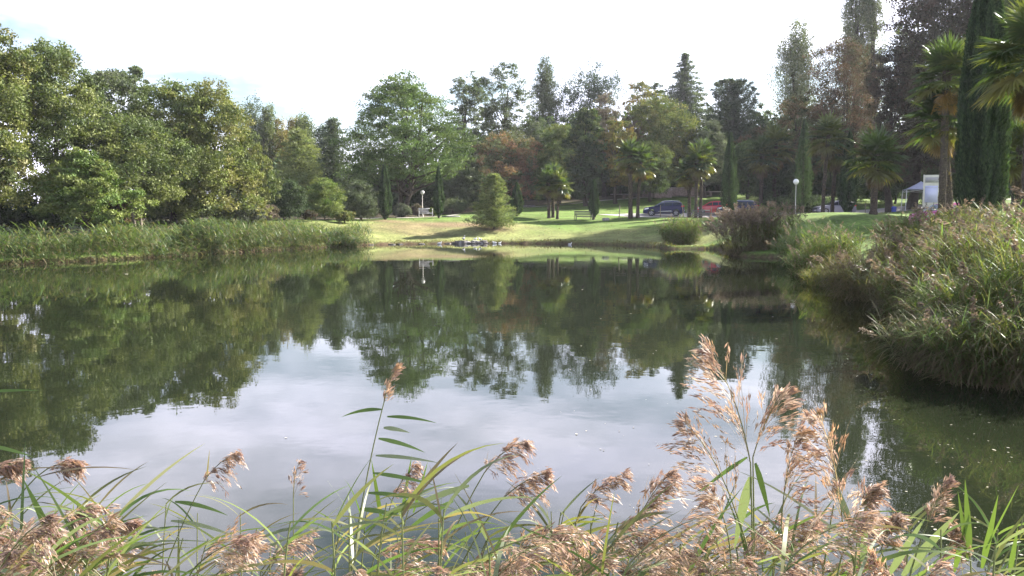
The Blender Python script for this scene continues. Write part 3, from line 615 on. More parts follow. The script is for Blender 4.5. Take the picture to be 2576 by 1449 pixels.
B('oak_tree', 'dark rounded evergreen oak with a domed top coloured paler as if sunlit in the middle of the wood', 1474, 100, 270, 50, 500, 'dark', 79, ncl=170, nl=120, ls=0.27, group=GW, shape='dome',
  extra=lambda rng, acc, C, R, z0, z1: leaf_cloud(rng, acc, C[C[:, 2] > z0 + 0.62 * (z1 - z0)] * 1.02, R * 0.17, 90, 0.26, 'olive'))  # olive leaves over the upper crown paint in its sunlit top
B('broadleaf_tree', 'small tree turning golden beside the dark evergreen oak', 1548, 101, 298, 44, 470, 'yellow', 80, ncl=120, nl=110, ls=0.27, group=GW)
B('broadleaf_tree', 'thin brownish tree, half bare, above the golden tree', 1520, 114, 236, 46, 400, 'mauve', 81, ncl=90, nl=90, ls=0.28, group=GW, outer=0.6)
B('broadleaf_tree', 'small mauve-brown bare-looking tree left of the broad brown-green tree', 1594, 109, 282, 34, 420, 'mauve', 82, ncl=80, nl=100, ls=0.26, group=GW)
B('broadleaf_tree', 'light yellow-orange airy tree on the skyline', 1606, 124, 200, 50, 380, 'yellow', 83, ncl=100, nl=80, ls=0.32, group=GW, outer=0.6)
conifer('cedar_tree', 'dark flat-topped cedar behind the yellow-orange skyline tree', 1645, 128, 208, 38, 420, 'dark', 84, nb=50, ls=0.36, per=40, top_flat=1, droop=0.05, thick=0.2)
B('broadleaf_tree', 'broad brown-green tree in front of the tall skyline conifer', 1660, 108, 242, 76, 450, 'yolive', 85, ncl=220, nl=120, ls=0.28, group=GW)
B('broadleaf_tree', 'low olive tree behind the pair of palms', 1635, 103, 352, 62, 490, 'olive', 86, ncl=130, nl=120, ls=0.27, group=GW)
conifer('conifer_tree', 'tall thin conifer with sparse tiers and a pointed top, alone on the skyline', 1716, 150, 134, 72, 300, 'blue', 87, nb=84, ls=0.42, per=30, p=0.95, droop=0.12, thick=0.11, gap=0.2, trk=0.016)
B('broadleaf_tree', 'grey-leaved tree behind the three palms', 1772, 108, 292, 50, 470, 'grey', 88, ncl=130, nl=110, ls=0.27, group=GW)
conifer('cypress_tree', 'blue-black broad cypress with a ragged flat top on the skyline', 1838, 124, 205, 60, 470, 'blue', 89, nb=110, ls=0.36, per=44, top_flat=1, droop=-0.25, upsweep=0.35, thick=0.17)
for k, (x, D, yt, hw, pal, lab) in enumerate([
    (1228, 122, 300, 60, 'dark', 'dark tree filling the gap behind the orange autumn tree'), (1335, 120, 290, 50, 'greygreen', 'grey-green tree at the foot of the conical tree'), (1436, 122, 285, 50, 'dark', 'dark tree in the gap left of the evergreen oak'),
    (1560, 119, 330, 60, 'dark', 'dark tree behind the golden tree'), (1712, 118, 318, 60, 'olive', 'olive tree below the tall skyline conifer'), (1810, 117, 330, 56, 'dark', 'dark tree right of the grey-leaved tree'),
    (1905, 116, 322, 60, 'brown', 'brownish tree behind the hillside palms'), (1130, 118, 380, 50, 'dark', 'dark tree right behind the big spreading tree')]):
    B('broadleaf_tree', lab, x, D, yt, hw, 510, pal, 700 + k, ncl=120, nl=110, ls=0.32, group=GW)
GR = "trees on the right-hand hillside"
B('broadleaf_tree', 'pale green tree peeping over the wood left of the slim poplar', 1912, 132, 258, 32, 420, 'greygreen', 90, ncl=70, nl=90, ls=0.32, group=GR)
for k, (x, yt, hw, lab) in enumerate([(1994, 34, 54, 'slim pale poplar standing clear against the sky'), (2134, -115, 38, 'very tall poplar reaching past the top of the picture, left of the touching two'), (2174, -98, 34, 'very tall poplar touching its taller neighbour on the right')]):
    B('poplar_tree', lab, x, 126, yt, hw, 330, 'poplar', 91 + k, shape='poplar', ncl=190, nl=90, ls=0.33, crad=0.34, flat=1.7, limb=8, group="tall poplars on the right skyline", outer=0.6, lump=0.12)
B('broadleaf_tree', 'brown-leaved tree in front of the slim pale poplar', 2000, 106, 232, 70, 470, 'brown', 95, ncl=170, nl=110, ls=0.28, group=GR, outer=0.5)
B('broadleaf_tree', 'tall reddish-brown tree with many thin trunks below the two very tall poplars', 2112, 104, 98, 92, 400, 'redbrown', 96, ncl=230, nl=100, ls=0.28, group=GR, outer=0.55, limb=26, trunks=6, tr=0.012)
B('broadleaf_tree', 'dark green-brown tree between the reddish-brown tree and the huge dark beech', 2238, 88, 112, 66, 480, 'beech', 97, ncl=260, nl=110, ls=0.26, group=GR)
for k, (x, D, yt, hw, pal, lab) in enumerate([
    (1880, 106, 350, 60, 'dark', 'dark evergreen thicket behind the single tall cypress by the cars'), (1960, 103, 400, 60, 'dark', 'dark thicket on the slope behind the two hillside palms'),
    (2060, 106, 360, 70, 'dark', 'dark tree behind the palm with the bright top fronds'), (2150, 104, 400, 70, 'green', 'dull green thicket behind the grey parked car'),
    (2250, 100, 380, 80, 'dark', 'dark thicket behind the dense single palm'), (2340, 96, 340, 80, 'dark', 'dark tree behind the white party tent'), (2440, 92, 330, 90, 'dark', 'dark tree behind the information board'),
    (2545, 80, 330, 80, 'dark', 'dark thicket behind the right edge palms'), (2010, 98, 495, 80, 'dark', 'low dark hedge bush behind the right globe lamp')]):
    B('evergreen_tree', lab, x, D, yt, hw, 540, pal, 100 + k, shape='dome', ncl=110, nl=120, ls=0.28, group="dark thicket trees on the right slope", limb=6)
B('beech_tree', 'huge dark brown-purple beech filling the upper right corner', 2450, 86, -260, 205, 420, 'beech', 110, ncl=950, nl=130, ls=0.36, group=None, crad=0.15, limb=24, outer=0.6, lump=0.1)
B('broadleaf_tree', 'green-leaved tree on the left flank of the huge dark beech', 2290, 92, 0, 58, 420, 'olive', 111, ncl=150, nl=120, ls=0.25, group=GR, outer=0.6)
B('broadleaf_tree', 'dark tree behind the palms at the right edge of the picture', 2600, 56, -160, 130, 480, 'dark', 112, ncl=420, nl=140, ls=0.24, group=GR)
# far-off wood that closes the view: too many stems to count
rng = np.random.default_rng(5)
acc = Acc(); Cw = []
for px in np.arange(600, 2750, 13):
    for k in range(3):
        D = rng.uniform(118, 150) if px > 1000 else rng.uniform(105, 130)
        g = G(px, D); top = rng.uniform(3, 8.0 if px < 1100 else 13.0)
        for z in np.arange(0.4, top, 1.1): Cw.append((g.x + rng.normal() * 1.2, g.y + rng.normal() * 1.2, g.z + z))
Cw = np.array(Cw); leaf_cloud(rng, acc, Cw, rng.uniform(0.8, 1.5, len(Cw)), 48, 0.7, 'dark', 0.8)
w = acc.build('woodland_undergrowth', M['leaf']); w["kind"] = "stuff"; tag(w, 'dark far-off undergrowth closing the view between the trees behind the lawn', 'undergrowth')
# ---- cypresses, pine
GC = "slim cypresses on the lawn"
column('cypress_tree', 'slim cypress nearest the grey round bush, left end of the lawn', 969, 77, 412, 13, 549, 120, group=GC)
column('cypress_tree', 'slimmest cypress just right of the left globe lamp', 1104, 81, 418, 10, 543, 121, group=GC, n=7000)
column('cypress_tree', 'dark small cypress half hidden behind the small green pine', 1300, 84, 460, 12, 545, 122, group=GC, n=6000)
column('cypress_tree', 'neat short cypress behind the right end of the wooden bench', 1494, 83, 452, 10, 545, 123, group=GC, n=6000)
column('cypress_tree', 'tall dark cypress in front of the navy car', 1833, 84, 333, 16, 541, 124, group=GC, n=14000)
column('cypress_tree', 'dark cypress on the slope right behind the right globe lamp', 2017, 92, 300, 17, 520, 125, group=GC, n=12000)
column('cypress_tree', 'dark cypress in front of the grey car', 2131, 74, 330, 16, 541, 126, group=GC, n=13000)
column('cypress_tree', 'huge near cypress with several spires in front of the dark beech', 2462, 27, -60, 45, 560, 127, group=None, n=80000, ls=0.13, spires=5, ragged=0.1)
conifer('pine_tree', 'small bushy green pine standing alone on the near lawn', 1243, 72, 438, 57, 570, 'needle', 130, nb=95, ls=0.17, per=62, p=0.72, droop=0.05, upsweep=0.18, thick=0.15, topfrac=0.1)
# ---- fan palms
GQ = "fan palms on the lawn"
def pz(x, D): return G(x, D)
palm('palm_tree', 'left one of the three short palms near the wooden bench', 1381, 83, 425, 140, GQ, 38, 0.17, lean=-0.1)
palm('palm_tree', 'tallest middle one of the three short palms near the wooden bench', 1391, 84, 412, 141, GQ, 38, 0.16)
palm('palm_tree', 'right one of the three short palms, with yellow lower fronds', 1402, 82.5, 432, 142, GQ, 36, 0.13, lean=0.25, lit=0.45)
palm('palm_tree', 'left one of the two tall palms beside the blue car', 1586, 83, 352, 143, GQ, 44, 0.22, lean=-0.15)
palm('palm_tree', 'right one of the two tall palms, with orange-yellow dead fronds', 1604, 83.5, 366, 144, GQ, 46, 0.17, lean=0.25, dead=12, deadcol=(0.34, 0.20, 0.05))
palm('palm_tree', 'left shortest palm behind the wooden seats, between the blue and red cars', 1734, 88, 400, 145, GQ, 40, 0.18, lean=-0.2)
palm('palm_tree', 'middle palm of the three between the blue and red cars', 1750, 86, 372, 146, GQ, 42, 0.17)
palm('palm_tree', 'tallest right palm of the three between the blue and red cars', 1762, 87, 352, 147, GQ, 44, 0.16)
palm('palm_tree', 'left palm of the two on the shaded hillside', 1913, 100, 345, 148, GQ, 52, 0.22)
palm('palm_tree', 'right palm of the two on the shaded hillside, with yellow lower fronds', 1946, 101, 316, 149, GQ, 56, 0.24, lit=0.2, deadcol=(0.24, 0.15, 0.05))
palm('palm_tree', 'tall palm with bright yellow-green top fronds, left of the grey car', 2069, 74, 290, 150, GQ, 58, 0.16, lean=0.3, lit=0.45)
palm('palm_tree', 'palm in front of the grey car, beside the bright-topped tall palm', 2093, 75, 335, 151, GQ, 50, 0.17, lean=0.2)
palm('palm_tree', 'dense dark single palm right of the grey car', 2197, 52, 328, 152, GQ, 74, 0.21, nf=38, dead=12)
palm('palm_tree', 'near palm with a long thin trunk right beside the information board', 2367, 37, 100, 153, GQ, 92, 0.16, nf=38, nseg=30, dead=16, deadcol=(0.36, 0.22, 0.05), lit=0.15)
palm('palm_tree', 'shorter near palm beside the long thin trunk, half behind the huge cypress', 2388, 38, 215, 154, GQ, 92, 0.18, lean=-0.55, nf=34, nseg=30, dead=14, deadcol=(0.3, 0.19, 0.06))
palm('palm_tree', 'nearest palm with glowing yellow fronds at the right edge', 2584, 22, -5, 155, GQ, 150, 0.17, nf=40, nseg=36, dead=14, deadcol=(0.27, 0.17, 0.04), lit=0.35)
palm('palm_tree', 'dark low palm under the nearest palm at the right edge', 2566, 30, 300, 156, GQ, 90, 0.2, nf=34, nseg=28, dead=10)

# ------------------------------------------------------------------ parked cars (front towards -x)
CARS = {
 'suv':   dict(Ln=4.45, W=1.84, wb=2.65, fo=0.90, wr=0.345, gc=0.24, belt=[(-1.15, 1.02), (0.6, 1.08), (2.1, 1.16)],
               top=[(-2.225, 0.62), (-2.18, 0.82), (-2.0, 0.94), (-1.55, 1.02), (-1.05, 1.08), (-0.35, 1.50), (0.1, 1.60), (0.9, 1.61), (1.55, 1.56), (1.85, 1.48), (2.08, 1.12), (2.2, 0.98), (2.225, 0.60)],
               win=[(-0.95, 0.02), (0.08, 0.92), (0.98, 1.72)]),
 'hatch': dict(Ln=3.45, W=1.63, wb=2.34, fo=0.66, wr=0.29, gc=0.20, belt=[(-1.0, 0.92), (0.4, 0.96), (1.7, 1.02)],
               top=[(-1.725, 0.55), (-1.69, 0.74), (-1.5, 0.86), (-1.15, 0.95), (-0.95, 0.98), (-0.3, 1.38), (0.1, 1.46), (0.8, 1.47), (1.35, 1.42), (1.55, 1.30), (1.68, 0.98), (1.72, 0.85), (1.725, 0.5)],
               win=[(-0.85, -0.02), (0.04, 0.62), (0.68, 1.38)]),
 'wagon': dict(Ln=4.5, W=1.8, wb=2.7, fo=0.88, wr=0.32, gc=0.19, belt=[(-1.1, 0.93), (0.6, 0.98), (2.1, 1.04)],
               top=[(-2.25, 0.52), (-2.2, 0.70), (-2.0, 0.82), (-1.5, 0.92), (-1.0, 0.98), (-0.2, 1.42), (0.2, 1.50), (0.9, 1.50), (1.6, 1.42), (1.95, 1.28), (2.15, 1.02), (2.23, 0.9), (2.25, 0.5)],
               win=[(-0.85, 0.08), (0.14, 0.95), (1.0, 1.75)]),
}
def car(label, kind, pos, rot, paint, roof_rails=None, rim='rim', group='parked cars by the lawn', missing=()):
    c = CARS[kind]; Lh = c['Ln'] / 2; W = c['W'] / 2; t = thing('parked_car', label, 'car', pos, group, rot)
    fx = -Lh + c['fo']; rx = fx + c['wb']; wr = c['wr']; ar = wr * 1.16
    tx, tz = zip(*c['top']); bx, bz = zip(*c['belt']); zr = max(tz)
    ztop = lambda x: np.interp(x, tx, tz); zbelt = lambda x: np.interp(x, bx, bz)
    def zbot(x):
        z = c['gc'] + 0.10 * np.clip((abs(x) - Lh + 0.45) / 0.45, 0, 1)
        for a in (fx, rx):
            d = abs(x - a)
            if d < ar: z = max(z, wr + math.sqrt(ar * ar - d * d))
        return z
    def wid(x, z):
        e = 1 - 0.20 * np.clip((abs(x) - Lh * 0.72) / (Lh * 0.28), 0, 1) ** 2.2
        b = zbelt(x); s = 0.965 + 0.035 * math.sin(np.clip((z - 0.2) / (b - 0.2), 0, 1) * math.pi)
        if z > b: s = 0.955 - 0.24 * (z - b) / (zr - b + 1e-6)
        return W * e * s
    xs = sorted(set(np.round(np.r_[np.linspace(-Lh, Lh, 44), np.linspace(fx - ar, fx + ar, 13), np.linspace(rx - ar, rx + ar, 13)], 4)))
    rows = []; K = 9
    for x in xs:
        zb = min(zbot(x), ztop(x) - 0.03); zt = ztop(x); zz = np.linspace(zb, zt - 0.015, K)
        side = [(wid(x, z), z) for z in zz]; wt = side[-1][0]
        topc = [(wt * f, zt + 0.02 * (1 - f * f)) for f in (0.9, 0.45, 0.0)]
        half = side + topc; rows.append([(x, y, z) for y, z in half] + [(x, -y, z) for y, z in half[-2::-1]])
    V = np.array(rows).reshape(-1, 3); k = len(rows[0]); n = len(rows)
    Q = [[i * k + j, i * k + j + 1, (i + 1) * k + j + 1, (i + 1) * k + j] for i in range(n - 1) for j in range(k - 1)]
    Q += [[j, k - 1 - j, k - 2 - j, j + 1] for j in range(k // 2)] + [[(n - 1) * k + j, (n - 1) * k + j + 1, (n - 1) * k + k - 2 - j, (n - 1) * k + k - 1 - j] for j in range(k // 2)]
    add_mesh('body', V, Q, M[paint], t, smooth=False).data.shade_smooth()
    # dark underside and arches
    mb = MB(); mb.box((0, 0, c['gc'] + 0.16), (c['Ln'] * 0.94, c['W'] * 0.80, 0.26)); mb.box((fx, 0, wr + 0.12), (ar * 1.9, c['W'] * 0.9, 0.34)); mb.box((rx, 0, wr + 0.121), (ar * 1.9, c['W'] * 0.9, 0.34))
    mb.build('underbody', M['black'], t)
    def patch(name, x0, x1, zf0, zf1, s, mat, off=0.006):
        n_, m_ = 8, 5; V = []
        for i in range(n_):
            x = x0 + (x1 - x0) * i / (n_ - 1); lo, hi = zf0(x), zf1(x); hi = max(hi, lo + 0.01)
            for j in range(m_):
                z = lo + (hi - lo) * j / (m_ - 1); V.append((x, s * (wid(x, z) + off), z))
        Qp = [[i * m_ + j, (i + 1) * m_ + j, (i + 1) * m_ + j + 1, i * m_ + j + 1] for i in range(n_ - 1) for j in range(m_ - 1)]
        o = add_mesh(name, V, Qp, M[mat], t, smooth=True); return o
    for s in (-1, 1):
        for (a, b) in c['win']:
            patch('side_window', a, b, lambda x: zbelt(x) + 0.03, lambda x: min(ztop(x) - 0.10, zr - 0.13), s, 'glass', 0.012)
        patch('sill_trim', fx + ar + 0.04, rx - ar - 0.04, lambda x: c['gc'] + 0.05, lambda x: c['gc'] + 0.17, s, 'black' if kind == 'suv' else paint, 0.012)
        if kind == 'suv': patch('side_moulding', fx + ar + 0.35, rx - ar - 0.05, lambda x: 0.50 + 0.03 * x, lambda x: 0.545 + 0.03 * x, s, 'chrome', 0.02)
        patch('headlight', -Lh + 0.16, -Lh + 0.62, lambda x: ztop(x) - 0.24 + 0.05 * (x + Lh), lambda x: ztop(x) - 0.08, s, 'lens', 0.012)
        patch('taillight', Lh - 0.36, Lh - 0.05, lambda x: zbelt(x) - 0.16, lambda x: zbelt(x) - 0.02, s, 'red_lens', 0.012)
        patch('door_handle', 0.62, 0.78, lambda x: zbelt(x) - 0.14, lambda x: zbelt(x) - 0.11, s, paint, 0.03)
        mb = MB(); mb.box((-0.86, s * (W + 0.10), zbelt(-0.86) + 0.05), (0.12, 0.2, 0.14)); mb.build('wing_mirror', M[paint], t, bevel=0.03)
        if roof_rails:
            rp = [(x, s * (wid(x, ztop(x)) - 0.05), ztop(x) + 0.055) for x in np.linspace(-0.25, 1.65, 12)]
            mb = MB(); mb.tube(rp, 0.028, 8); mb.build('roof_rail', M[roof_rails], t, smooth=True)
            rp = [(x, s * (wid(x, min(ztop(x) - 0.08, zr - 0.11)) + 0.018), min(ztop(x) - 0.08, zr - 0.11)) for x in np.linspace(-0.9, 1.8, 14)]
            mb = MB(); mb.tube(rp, 0.014, 8); mb.build('window_trim', M['chrome'], t, smooth=True)
        for a in (fx, rx):
            w = bpy.data.objects.new('wheel', None); COL.objects.link(w); w.parent = t; w.location = (a, s * (W - 0.12), wr)
            mb = MB(); mb.lathe([(wr * 0.66, -0.10), (wr * 0.93, -0.11), (wr, -0.07), (wr, 0.07), (wr * 0.93, 0.11), (wr * 0.66, 0.10)], 24, axis='Y'); mb.build('tyre', M['tyre'], w, smooth=True)
            mb = MB(); mb.lathe([(wr * 0.68, 0.09 * s), (wr * 0.62, 0.112 * s), (wr * 0.58, 0.09 * s)], 24, axis='Y')
            for q in range(5):
                an = q * 2 * math.pi / 5 + 0.3
                for dd in (-0.16, 0.16):
                    mb.tube([(0.04 * math.cos(an), 0.095 * s, 0.04 * math.sin(an)), (wr * 0.62 * math.cos(an + dd), 0.10 * s, wr * 0.62 * math.sin(an + dd))], 0.02, 6, cap=False)
            mb.lathe([(0.001, 0.118 * s), (0.06, 0.11 * s), (0.065, 0.08 * s)], 12, axis='Y'); mb.build('rim', M[rim], w)
            mb = MB(); mb.lathe([(0.001, 0.05 * s), (wr * 0.66, 0.052 * s)], 20, axis='Y'); mb.build('brake_disc', M['black'], w)
    # windscreen and rear window lie on the body's upper surface
    def glasstop(name, x0, x1, f):
        n_, m_ = 8, 7; V = []
        for i in range(n_):
            x = x0 + (x1 - x0) * i / (n_ - 1); z = ztop(x); w = wid(x, z - 0.015) * f
            for j in range(m_):
                q = -1 + 2 * j / (m_ - 1); V.append((x, q * w, z + 0.02 * (1 - q * q) + 0.010))
        Qg = [[i * m_ + j, (i + 1) * m_ + j, (i + 1) * m_ + j + 1, i * m_ + j + 1] for i in range(n_ - 1) for j in range(m_ - 1)]
        add_mesh(name, V, Qg, M['glass'], t, smooth=True)
    i0 = 4; a, b = tx[i0], tx[i0 + 1]; glasstop('windscreen', a + 0.06, b - 0.02, 0.9)
    a, b = tx[-4], tx[-3]; glasstop('rear_window', a + 0.03, b - 0.02, 0.86) if b - a > 0.1 else None
    mb = MB(); mb.box((-Lh - 0.008, 0, 0.42), (0.03, 0.52, 0.11)); mb.build('number_plate', M['plate'], t)
    mb = MB(); mb.box((Lh + 0.008, 0, 0.60), (0.03, 0.52, 0.11)); mb.build('number_plate', M['plate'], t)
    mb = MB(); mb.box((-Lh + 0.012, 0, 0.60), (0.05, c['W'] * 0.5, 0.13)); mb.build('grille', M['black'], t)
    return t
def on_drive(x, D, dz=0.035): g = G(x, D); g.z += dz; return g
car('shiny dark blue crossover car parked at the left end of the drive', 'suv', on_drive(1670, 90.5), R_(-13), 'blue_paint', roof_rails='chrome')
car('small bright red hatchback parked behind the three palms', 'hatch', on_drive(1791, 92), R_(-12), 'red_paint')
car('dark blue car with a pale roof behind the tall cypress, overlapping the red one', 'suv', on_drive(1855, 90), R_(-20), 'navy_paint', roof_rails='silver_paint')
car('grey car in the shade behind the palms and the second tall cypress', 'wagon', on_drive(2098, 93.5), R_(4), 'grey_paint')
car('small magenta car mostly hidden by the right-hand reeds', 'hatch', G(2371, 48), R_(8), 'pink_paint')

# ------------------------------------------------------------------ benches
def bench(label, pos, rot, Wd=1.75, mat='wood', slat=True):
    t = thing('park_bench', label, 'bench', pos, 'garden benches', rot); h = Wd / 2
    mb = MB()
    for k in range(5): mb.box((0, -0.20 + k * 0.095, 0.43), (Wd - 0.06, 0.08, 0.03))
    mb.box((0, -0.235, 0.385), (Wd - 0.14, 0.03, 0.07)); mb.build('seat', M[mat], t)
    mb = MB(); mb.box((0, 0.31, 0.88), (Wd - 0.14, 0.04, 0.09), tilt=('X', -0.2)); mb.box((0, 0.245, 0.54), (Wd - 0.14, 0.035, 0.06), tilt=('X', -0.2))
    n = 15
    for k in range(n): mb.box((-h + 0.14 + (Wd - 0.28) * k / (n - 1), 0.278, 0.71), (0.055, 0.02, 0.30), tilt=('X', -0.2))
    mb.build('backrest', M[mat], t)
    for s in (-1, 1):
        mb = MB(); mb.box((s * (h - 0.035), -0.24, 0.31), (0.065, 0.065, 0.62)); mb.build('leg', M[mat], t)
        mb = MB(); mb.tube([(s * (h - 0.035), 0.22, 0.0), (s * (h - 0.035), 0.23, 0.45), (s * (h - 0.035), 0.33, 0.94)], 0.036, 8); mb.build('leg', M[mat], t)
        mb = MB(); mb.box((s * (h - 0.036), -0.02, 0.64), (0.075, 0.54, 0.035)); mb.build('armrest', M[mat], t)
    return t
bench('grey wooden slatted bench on the open lawn beside the short neat cypress', G(1468, 82), R_(14))
bench('grey wooden slatted bench facing the pond, right one of the pair before the three palms', G(1764, 80), R_(-4))
bench('grey wooden bench turned sideways, left one of the pair before the three palms', G(1735, 80), R_(78), Wd=1.5)
bench('white painted bench by the left globe lamp, half hidden by twigs', G(1071, 88), R_(6), Wd=1.5, mat='white')

# ------------------------------------------------------------------ globe lamps
def lamp(label, x, D, ytop):
    b = G(x, D); t = thing('street_lamp', label, 'lamp', b, 'globe lamps'); zt = Z_(ytop, D) - b.z; r = 0.22
    mb = MB(); mb.lathe([(0.13, 0), (0.13, 0.05), (0.085, 0.12), (0.06, 0.45), (0.055, 0.5)], 14); mb.build('base', M['metal'], t, smooth=True)
    mb = MB(); mb.tube([(0, 0, 0.45), (0, 0, zt - 2 * r + 0.02)], [0.036, 0.030], 8); mb.build('post', M['metal'], t, smooth=True)
    mb = MB(); mb.lathe([(0.05, zt - 2 * r - 0.06), (0.10, zt - 2 * r - 0.02), (0.10, zt - 2 * r + 0.03)], 14); mb.build('collar', M['metal'], t, smooth=True)
    a = np.linspace(-math.pi / 2 + 0.35, math.pi / 2, 14); mb = MB(); mb.lathe([(r * math.cos(q), zt - r + r * math.sin(q)) for q in a], 20); mb.build('globe', M['globe'], t, smooth=True)
lamp('white globe lamp on a pale post by the white bench, the left of two', 1063, 90, 479)
lamp('white globe lamp on a pale post at the right, in front of the dark hillside', 2000, 66, 450)

# ------------------------------------------------------------------ fence posts along the drive
for k, (x, D, yt, lean, lab) in enumerate([(1557, 84, 516, 0.06, 'thin leaning wooden post on the lawn right of the white stone'), (1606.5, 85.5, 519, 0.0, 'thin post just right of the two tall palms'),
        (1661, 86.5, 516, 0.0, 'thin post in front of the blue car'), (1720, 86.5, 514, -0.14, 'tilted post behind the rear of the blue car'), (1789, 86.5, 522, 0.0, 'thin post in front of the red car'), (2176, 84, 512, 0.0, 'thin post between the grey car and the dense palm')]):
    b = G(x, D); h = Z_(yt, D) - b.z; t = thing('fence_post', lab, 'post', b, 'wooden posts along the drive')
    mb = MB(); mb.tube([(0, 0, -0.1), (lean * h * 0.5, 0, h * 0.5), (lean * h, 0, h - 0.02)], [0.05, 0.045, 0.045], 8); mb.build('shaft', M['post'], t)
    mb = MB(); mb.lathe([(0.05, h - 0.03), (0.052, h), (0.001, h + 0.03)], 10, c=(lean * h, 0, 0)); mb.build('cap', M['post'], t)

# ------------------------------------------------------------------ information board, sign on a pole, party tent
b = G(2341, 74); zt = Z_(440, 74) - b.z; z0 = 0.0
t = thing('information_board', 'tall cream information board with a pale lilac poster, left of a palm trunk', 'board', b, None, R_(-16)); w = 1.30
mb = MB(); mb.box((0, 0, zt / 2), (w, 0.16, zt)); mb.build('panel', M['cream'], t, bevel=0.01)
mb = MB(); mb.box((-0.02, -0.095, zt - 0.45), (w * 0.86, 0.02, 0.46)); mb.build('header', M['greyline'], t)
mb = MB(); mb.box((-0.05, -0.095, zt * 0.475), (w * 0.80, 0.02, zt * 0.46)); mb.build('poster', M['paper'], t)
mb = MB(); mb.box((-0.05, -0.108, zt * 0.475 + zt * 0.175), (w * 0.78, 0.006, 0.025)); mb.box((-0.05, -0.109, zt * 0.475 - zt * 0.232), (w * 0.80, 0.012, 0.03)); mb.build('poster_edge', M['white'], t)
for s in (-1, 1):
    mb = MB(); mb.box((s * (w / 2 + 0.03), 0, zt / 2), (0.06, 0.22, zt + 0.06)); mb.build('frame_post', M['cream'], t, bevel=0.01)
b = G(2380, 70); t = thing('sign_post', 'narrow white sign box on a pole between the two near palm trunks', 'sign', b); zt = Z_(431, 70) - b.z
mb = MB(); mb.tube([(0, 0, -0.1), (0, 0, zt - 0.1)], 0.045, 8); mb.build('pole', M['metal'], t)
mb = MB(); mb.box((0, -0.01, zt - 0.45), (0.36, 0.14, 0.90)); mb.build('sign_box', M['cream'], t, bevel=0.02)
mb = MB(); mb.box((0, -0.09, zt - 0.80), (0.32, 0.02, 0.16)); mb.build('lower_plate', M['white'], t)
c0 = G(2313, 81); t = thing('party_tent', 'blue-grey pop-up party tent on white legs behind the information board', 'tent', c0, None, R_(-18)); hw_ = 1.42; he = Z_(477, 80) - c0.z
for sx_ in (-1, 1):
    for sy_ in (-1, 1):
        mb = MB(); mb.tube([(sx_ * hw_ * 1.06, sy_ * hw_ * 1.06, -0.05), (sx_ * hw_, sy_ * hw_, he)], 0.04, 8); mb.build('leg', M['white'], t)
n_ = 8; Vc = []; 
for i in range(n_ + 1):
    f = i / n_; r = hw_ * 1.03 * (1 - f) + 0.02; z = he + 0.06 + 0.78 * (f ** 1.35)
    for q in range(16):
        a = q / 16 * 8; e = int(a // 2); u = (a % 2) - 1
        p = [(u, -1), (1, u), (-u, 1), (-1, -u)][e]; sag = 0.05 * (1 - abs(u)) * (1 - f); Vc.append((p[0] * r, p[1] * r, z - sag))
Qc = [[i * 16 + j, i * 16 + (j + 1) % 16, (i + 1) * 16 + (j + 1) % 16, (i + 1) * 16 + j] for i in range(n_) for j in range(16)]
o = add_mesh('canopy', Vc, Qc, M['canopy'], t); sm = o.modifiers.new('thickness', 'SOLIDIFY'); sm.thickness = 0.01
mb = MB()
for (p, q) in [((-1, -1), (1, -1)), ((1, -1), (1, 1)), ((1, 1), (-1, 1)), ((-1, 1), (-1, -1))]:
    for k in range(2):
        A_ = np.array([p[0], p[1], 0.0]) * hw_; B_ = np.array([q[0], q[1], 0.0]) * hw_
        a0, a1 = A_ + (B_ - A_) * (k / 2), A_ + (B_ - A_) * ((k + 1) / 2)
        mb.tube([a0 + [0, 0, he - 0.02], a1 + [0, 0, he - 0.22]], 0.014, 6, cap=False); mb.tube([a0 + [0, 0, he - 0.22], a1 + [0, 0, he - 0.021]], 0.0145, 6, cap=False)
mb.build('scissor_frame', M['white'], t)
b = G(2248, 83); t = thing('waste_bin', 'small blue bin in the shade left of the party tent', 'bin', b)
mb = MB(); mb.lathe([(0.20, 0), (0.24, 0.6), (0.25, 0.62), (0.23, 0.63), (0.19, 0.04)], 14); mb.build('body', M['blue_plastic'], t, smooth=True)
mb = MB(); mb.lathe([(0.26, 0.60), (0.26, 0.66), (0.16, 0.74), (0.001, 0.76)], 14); mb.build('lid', M['blue_plastic'], t, smooth=True)

